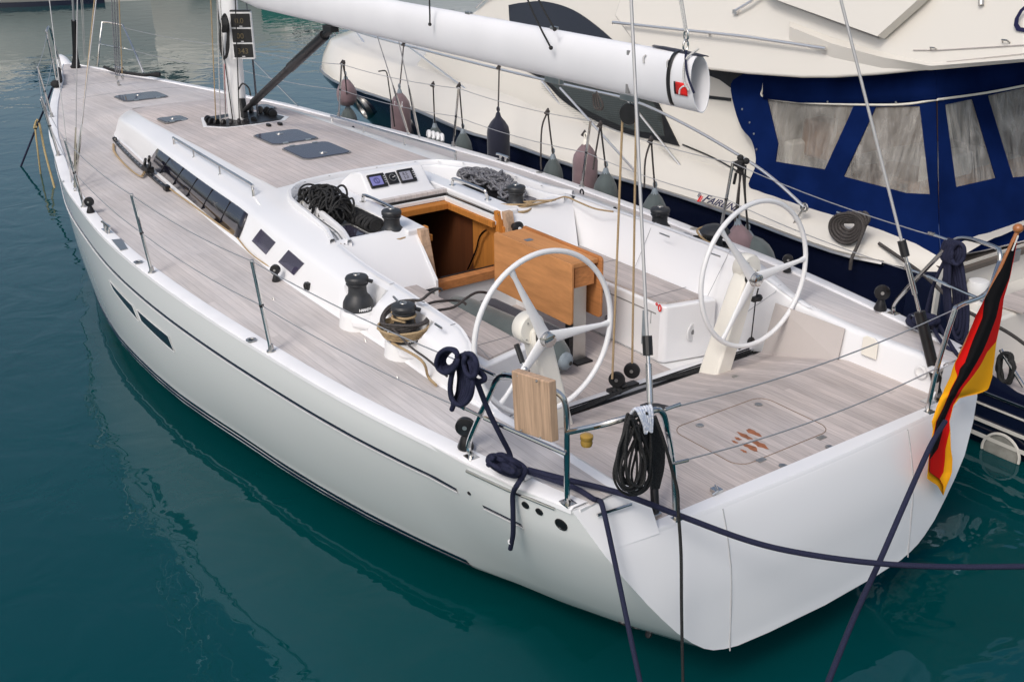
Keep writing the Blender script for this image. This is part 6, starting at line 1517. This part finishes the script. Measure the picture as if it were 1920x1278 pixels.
for i in range(9): mb.tube(curve([at(1886+rn.uniform(-4,4)+math.cos(a)*13,690+rn.uniform(-4,4)+math.sin(a)*26,y=-3.05+.01*i) for a in [2*PI*j/10 for j in range(10)]],3,True),.014,7,closed=True)
obj('loops',mb,'blackrope',t,smooth=60)
mb=MB(); mb.tube([at(1876,655,y=-2.98),at(1920,725,y=-2.98)],.016,8); obj('chrome_bar',mb,'steel',MY)
# coil of electric cable on the mast
mb=MB(); rn=random.Random(17)
for i in range(5): mb.tube(curve([at(421+rn.uniform(-1,1)+math.sin(a)*(5+i),70+rn.uniform(-2,2)-math.cos(a)*(38+i*1.0),y=.14) for a in [2*PI*j/12 for j in range(12)]],3,True),.007,6,closed=True)
for i in range(5): mb.tube(curve([at(416+i*2,34,y=.15),at(419+i*2,46,y=.17),at(417+i*2,60,y=.15)],3),.012,6)
tag(obj('rope_coil',mb,'blackrope',None,smooth=60),'black line coil hung on the mast left of the three displays','rope')
# furled canvas strop on the starboard bow rail
mb=MB(); mb.tube(curve([at(196,126,z=1.42),at(215,133,z=1.42),at(245,138,z=1.41),at(270,141,z=1.41),at(285,140,z=1.41),at(300,140,z=1.41)],5),lambda t:.022+.022*max(0,(t-.75)*4)*(1 if t<.95 else .5),8); tag(obj('sail_strop',mb,'blackrope',None,smooth=60),'black rolled canvas tube lying along the starboard bow rail','cover')
mb=MB(); c=at(104,158,z=1.38); mb.ball(c,.07,10,sc=(1.3,.9,.8)); mb.tube([at(110,130,z=1.42),at(113,152,z=1.40)],.03,8); tag(obj('line_bag',mb,'blackrope',None,smooth=60),'small black bundle tied at the port bow pulpit foot','bundle')
# bow lines
WLz=WL
mb=MB(); mb.tube(curve([at(98,165,z=1.2),at(85,200,z=.9),at(70,235,z=.52),at(50,285,z=.1),at(37,318,z=WL-.05)],5),.015,7); tag(obj('bow_line',mb,'navyrope',None,smooth=60),'dark mooring line running from the port bow into the water','rope')
mb=MB(); mb.tube(curve([at(68,238,z=.55),at(64,240,z=.5),at(72,226,z=.6),at(84,284,z=.2),at(105,362,z=WL-.05)],5),.016,7); tag(obj('bow_line',mb,'yellowstick',None,smooth=60),'tan mooring line, the right one of the two entering the water at the bow','rope')
mb=MB(); mb.tube(curve([at(66,243,z=.5),at(71,285,z=.2),at(77,332,z=WL-.05)],5),.013,7); tag(obj('bow_line',mb,'yellowstick',None,smooth=60),'short tan mooring line between the dark line and the other tan line','rope')
# shroud base covers
for i,(u_,v_) in enumerate(((803,255),(811,258),(819,256),(829,262))):
    pass
mb=MB()
for i in range(4):
    c=at(804+i*8,256+i*2.2,z=1.27); mb.tube(curve([c+V((-.05,.02,0)),c+V((-.02,.0,.05)),c+V((.02,-.01,.05)),c+V((.05,-.02,0))],4),.022,8)
obj('chainplate_cover',mb,'gel2',Y,smooth=60)
# small guard lines on the mauve fender etc. : loose lanyard on upper lifeline
mb=MB(); mb.tube(curve([at(710,134,y=-2.05),at(722,133,y=-2.05),at(726,140,y=-2.06),at(729,160,y=-2.06),at(735,200,y=-2.07),at(740,238,y=-2.08)],5),.008,6); tag(obj('lanyard',mb,'blackrope',None,smooth=60),'thin black lanyard hanging from the far lifeline left of the long splashed mauve fender','cord')
mb=MB()
for i in range(3): mb.tube(curve([at(1112+i*3,176,y=-2.9),at(1114+i*5,200,y=-2.9),at(1124+i*2,206,y=-2.9),at(1130,195,y=-2.9),at(1118,172,y=-2.9)],4),.010,6)
tag(obj('lanyard',mb,'brownrope',None,smooth=60),'dark lanyard looped on the motor yacht side rail under the boom','cord')
mb=MB(); c=at(1390,305,y=-2.10); rn=random.Random(6)
for i in range(6): mb.ball(c+V((rn.uniform(-.05,.05),rn.uniform(-.03,.03),rn.uniform(-.08,.06))),.028,8)
mb.tube([at(1380,325,y=-2.1),at(1376,345,y=-2.1)],.012,6); mb.tube(curve([at(1398,310,y=-2.1),at(1397,360,y=-2.12),at(1402,430,y=-2.2)],4),.008,6); tag(obj('lanyard',mb,'blackrope',None,smooth=60),'black lanyard knot at the top of the stanchion by the steering wheel','cord')
# ================================================================ FLAG
t=thing('flag','german flag in black, red and gold drooping from a wooden staff at the starboard stern','flag',(-1.05,-1.2,1.2))
R=[(455,1900,1900,1900,1906,1907,1907),(500,1880,1880,1880,1897,1898,1898),(520,1868,1868,1868,1893,1894,1894),(560,1846,1846,1846,1876,1882,1882),(595,1828,1828,1842,1868,1878,1878),(640,1811,1811,1823,1851,1868,1868.5),(660,1801,1801.5,1816,1842,1851,1866),(680,1790,1791,1809,1831,1841,1864),(690,1786,1790,1800,1825,1835,1862),(705,1782,1795,1796,1816,1824,1861),(730,1770,1782,1783,1798,1804,1853),(738,1767,1779,1780,1794,1800,1835),(745,1763,1776,1777,1790,1796,1800),(760,1757,1770,1771,1782,1787,1788),(790,1747,1755,1756,1770,1780,1780.5),(806,1749,1752,1753,1768,1781,1782),(840,1744,1744.5,1745,1759,1773,1783),(860,1741,1741.5,1743,1744,1772,1786),(885,1739,1742,1743,1743.5,1769,1785),(897,1738,1760,1760.5,1761,1762,1781),(910,1758,1768,1768.2,1768.4,1768.6,1775),(928,1768,1768.1,1768.2,1768.3,1768.4,1769)]
tabs=[[(r[0],r[k]) for r in R] for k in range(1,7)]
mb=MB(); vs=[455+473*i/120 for i in range(121)]; K=8
def lin(tab,v):
    for (a,b),(c,d) in zip(tab,tab[1:]):
        if a<=v<=c: return b+(d-b)*(v-a)/(c-a)
    return tab[-1][1]
for sgi,mi in enumerate((2,1,0,1,2)):
    rows_=[]
    for v in vs:
        a=lin(tabs[sgi],v);b=lin(tabs[sgi+1],v); L0=lin(tabs[0],v);R0=lin(tabs[5],v); rw=[]
        for j in range(K+1):
            u=a+(b-a)*j/K; f=(u-L0)/max(8,(R0-L0)); amp=.016*min(1,(v-455)/120)*min(1,(R0-L0)/50)
            x=-1.05+amp*math.sin(f*6+v*.012)-.02*(sgi==2)*math.sin(PI*j/K)*min(1,(v-455)/80)
            rw.append(at(u,v,x=x))
        rows_.append(rw)
    mb.grid(rows_,mi=mi)
fo2=obj('flag_cloth',mb,[mat('flag_black',(.006,.006,.007),.9,spec=.15),mat('flag_red',(.70,.008,.006),.8,spec=.2),mat('flag_gold',(.86,.38,.008),.8,spec=.2)],t,smooth=70)
mb=MB(); mb.tube([at(1909,432,x=-1.02),at(1845,572,x=-.98),at(1800,668,x=-.95)],.0135,12); st_=obj('flag_staff',mb,mat('staff_wood',(.36,.13,.04),.35,coat=.4),t)
mb=MB(); mb.ball(at(1909,428,x=-1.02),.030,16,sc=(1,1,.9)); obj('staff_ball',mb,M['staff'] if 'staff' in M else bpy.data.materials['staff_wood'],st_)
mb=MB(); mb.tube(curve([at(1909,442,x=-1.05),at(1904,455,x=-1.06),at(1898,470,x=-1.06)],3),.005,6); obj('flag_halyard',mb,'whiter',t)
# ================================================================ BACKGROUND BOATS
def far_boat(name,label,loc,ang,L,B,H,hm,bm_,cabH,stripe=None,blue=False,group='boats moored beyond the bow'):
    t=thing(name,label,'boat',(loc[0],loc[1],WL),group)
    ca,sa=math.cos(ang),math.sin(ang)
    T_=lambda x,y,z:V((loc[0]+x*ca-y*sa,loc[1]+x*sa+y*ca,WL+z))
    mb=MB(); rows_=[]
    for i in range(21):
        x=-L/2+L*i/20; f=max(0,(x/L-.05)/.45); hb=B/2*(1-f**2.2); sh=H*(1+.18*f)
        rows_.append([T_(x,hb*s*k,z) for s,k,z in ((-1,1,sh),(-1,.96,sh*.5),(-1,.88-.3*f,.0),(-1,.5,-.4),(1,.5,-.4),(1,.88-.3*f,0),(1,.96,sh*.5),(1,1,sh))])
    mb.grid(rows_); mb.add([r for r in rows_[0]],[tuple(range(8))]); mb.grid([[r[0] for r in rows_],[r[7] for r in rows_]]); obj('hull',mb,hm,t,smooth=45)
    mb=MB(); mb.grid([[T_(-L/2+L*.9*i/16,s*(B/2*(1-max(0,(-.5+.9*i/16-.05)/.45)**2.2)*.90+.05),z) for z in (.0,.16)] for s in (-1,) for i in range(17)]); obj('boot_stripe',mb,'navy',t)
    mb=MB(); mb.prism([T_(x,-B*.36,z) for x,z in ((-L*.34,H),(-L*.30,H+cabH),(L*.02,H+cabH*1.02),(L*.22,H+.15),(L*.24,H))],T_(0,B*.72,0)-T_(0,0,0)); obj('cabin',mb,bm_,t,smooth=0,bevel=.05)
    mb=MB()
    for i in range(4): mb.prism([T_(-L*.26+i*L*.085,-B*.362,z) if False else T_(-L*.26+i*L*.085+dx,-B*.365,H+cabH*zz) for dx,zz in ((0,.45),(L*.07,.45),(L*.07,.8),(0,.8))],(T_(0,-.01,0)-T_(0,0,0)))
    obj('cabin_window',mb,'glass',t,smooth=0)
    if blue:
        mb=MB()
        for i in range(3): mb.prism([T_(x,-B*.5+1.2*i,H+z) for x,z in ((-L*.5,.0),(-L*.5,1.1),(-L*.44,1.1),(-L*.44,.0))],T_(0,.7,0)-T_(0,0,0))
        obj('canvas_dodger',mb,'canvas',t,smooth=0)
    mb=MB(); mb.text('II)))M',T_(-L*.02,-B*.5,H*.45),T_(1,0,0)-T_(0,0,0),(0,0,1),.01,.01) if False else None
    return t
far_boat('moored_boat','cream motor cruiser beyond the bow at the top left, seen by its waterline and reflection',(39.6,-3.2),math.radians(236.5),13,4.4,1.75,'cream','cream',1.5)
far_boat('moored_boat','cream flybridge boat with blue canvas beyond the mast, seen mainly as a reflection',(41.0,-11.2),math.radians(232),11,4.6,2.1,'cream','cream',2.3,blue=True)
far_boat('moored_boat','small green hulled boat beyond the boom, seen mainly as a reflection',(36.6,-15.6),math.radians(232),4.6,2.0,1.3,mat('green_hull',(.02,.16,.13),.3,coat=.3),'cream',.5)
far_boat('moored_boat','white cruiser beyond the motor yacht bow at the top edge',(37.5,-24),math.radians(228),11,4,1.5,'gel','gel',1.4)

autosplit({'cockpit_coaming','platform_side','mast_foot_block','deck_fitting','tan_halyard','through_hull','deck_stud','rail_fitting','coaming_fitting','coaming_fairlead','inner_halyard','lashing_eye','canopy_stud','snap_shackle','reef_line','coachroof','toe_rail','side_deck','cove_stripe','cove_highlight','boot_stripe','transom_seam','winch_platform','dodger_track','roof_margin','clutch','boom_fairlead','locker_seam','hatch_hinge','pelican_hook','stern_lifeline','stern_fairlead','board_screw','head_screw','companionway_frame','hatch_liner','slide_rail','canopy_bow','cockpit_seating','platform_side','chainplate_cover','worn_patch','canopy_stitching','button','runner_tail','furling_line','rub_strip','stripe','cockpit_lining','canvas_dodger','grab_rail','backstay_turnbuckle','vang_fitting','window_joint','side_rail','jib_track','handrail','foredeck_seam','small_window','cabin_window','bathing_platform','locker_line','locker_recess','door_post','traveller_line','stern_roller','rub_rail','cream_topsides','mainsheet'})

mb=MB(); rn=random.Random(77); T=at(760,200,y=-2.27)
for i in range(9): mb.ball(at(748+rn.uniform(-12,10),200+rn.uniform(-10,8),y=-2.275),rn.uniform(.007,.014),6,sc=(1,.35,1.4))
fl=[o for o in ROOTS if o.get('label','').startswith('long mauve fender with white')][0]
obj('splash',mb,'whitem',fl)
# ================================================================ SETTING
def watermat():
    mt,nt,b=newmat('harbour_water'); L=nt.links
    b.inputs['Roughness'].default_value=.015; b.inputs['IOR'].default_value=1.333; b.inputs['Specular IOR Level'].default_value=.95; b.inputs['Specular Tint'].default_value=(.08,.56,1.0,1)
    tc=N(nt,'ShaderNodeTexCoord')
    no=N(nt,'ShaderNodeTexNoise'); no.inputs['Scale'].default_value=.12; no.inputs['Detail'].default_value=3; L.new(tc.outputs['Object'],no.inputs['Vector'])
    mx=N(nt,'ShaderNodeMix',data_type='RGBA'); mx.inputs[6].default_value=(.0002,.034,.034,1); mx.inputs[7].default_value=(.0003,.054,.060,1); L.new(no.outputs['Fac'],mx.inputs[0]); L.new(mx.outputs[2],b.inputs['Base Color'])
    m1=N(nt,'ShaderNodeMapping'); m1.inputs['Scale'].default_value=(1.0,1.0,1); m1.inputs['Rotation'].default_value=(0,0,math.radians(35)); L.new(tc.outputs['Object'],m1.inputs['Vector'])
    n1=N(nt,'ShaderNodeTexNoise'); n1.inputs['Scale'].default_value=1.5; n1.inputs['Detail'].default_value=3; n1.inputs['Roughness'].default_value=.5; n1.inputs['Distortion'].default_value=.6; L.new(m1.outputs[0],n1.inputs['Vector'])
    n2=N(nt,'ShaderNodeTexNoise'); n2.inputs['Scale'].default_value=4.5; n2.inputs['Detail'].default_value=2; L.new(m1.outputs[0],n2.inputs['Vector'])
    ad=N(nt,'ShaderNodeMath',operation='MULTIPLY_ADD'); ad.inputs[1].default_value=.10; L.new(n2.outputs['Fac'],ad.inputs[0]); L.new(n1.outputs['Fac'],ad.inputs[2])
    bp=N(nt,'ShaderNodeBump'); bp.inputs['Strength'].default_value=1; bp.inputs['Distance'].default_value=.015; L.new(ad.outputs[0],bp.inputs['Height']); L.new(bp.outputs[0],b.inputs['Normal'])
    return mt
M['water']=watermat()
mb=MB(); mb.add([(-400,-400,WL),(600,-400,WL),(600,400,WL),(-400,400,WL)],[(0,1,2,3)]); obj('water',mb,'water',None,smooth=0,kind='structure')
w=bpy.data.worlds.new('World'); S.world=w; w.use_nodes=True; nt=w.node_tree; bg=nt.nodes['Background']
sky=nt.nodes.new('ShaderNodeTexSky'); sky.sky_type='NISHITA'; sky.sun_disc=False
SE,SR=math.radians(46),math.radians(150)
sky.sun_elevation=SE; sky.air_density=1.0; sky.dust_density=4; sky.ozone_density=1.0
mixn=nt.nodes.new('ShaderNodeHueSaturation'); mixn.inputs['Saturation'].default_value=.8
nt.links.new(sky.outputs[0],mixn.inputs['Color']); nt.links.new(mixn.outputs[0],bg.inputs[0]); bg.inputs[1].default_value=.14
sd=bpy.data.lights.new('sun','SUN'); sd.energy=1.05; sd.angle=math.radians(15); sd.color=(1,.98,.955); so=bpy.data.objects.new('sun',sd); COL.objects.link(so)
az=math.radians(115)
dvec=V((math.cos(az)*math.cos(SE),math.sin(az)*math.cos(SE),math.sin(SE)))  # towards the sun
so.rotation_euler=dvec.to_track_quat('Z','Y').to_euler()
sky.sun_rotation=math.atan2(dvec.x,dvec.y)
for r in ROOTS:
    if '_o' in r.keys(): del r['_o']
S.view_settings.view_transform='Standard'; S.view_settings.look='None'; S.view_settings.gamma=1; S.view_settings.use_curve_mapping=False; S.view_settings.exposure=.1
S.render.resolution_x=1024; S.render.resolution_y=681
S.cycles.max_bounces=8
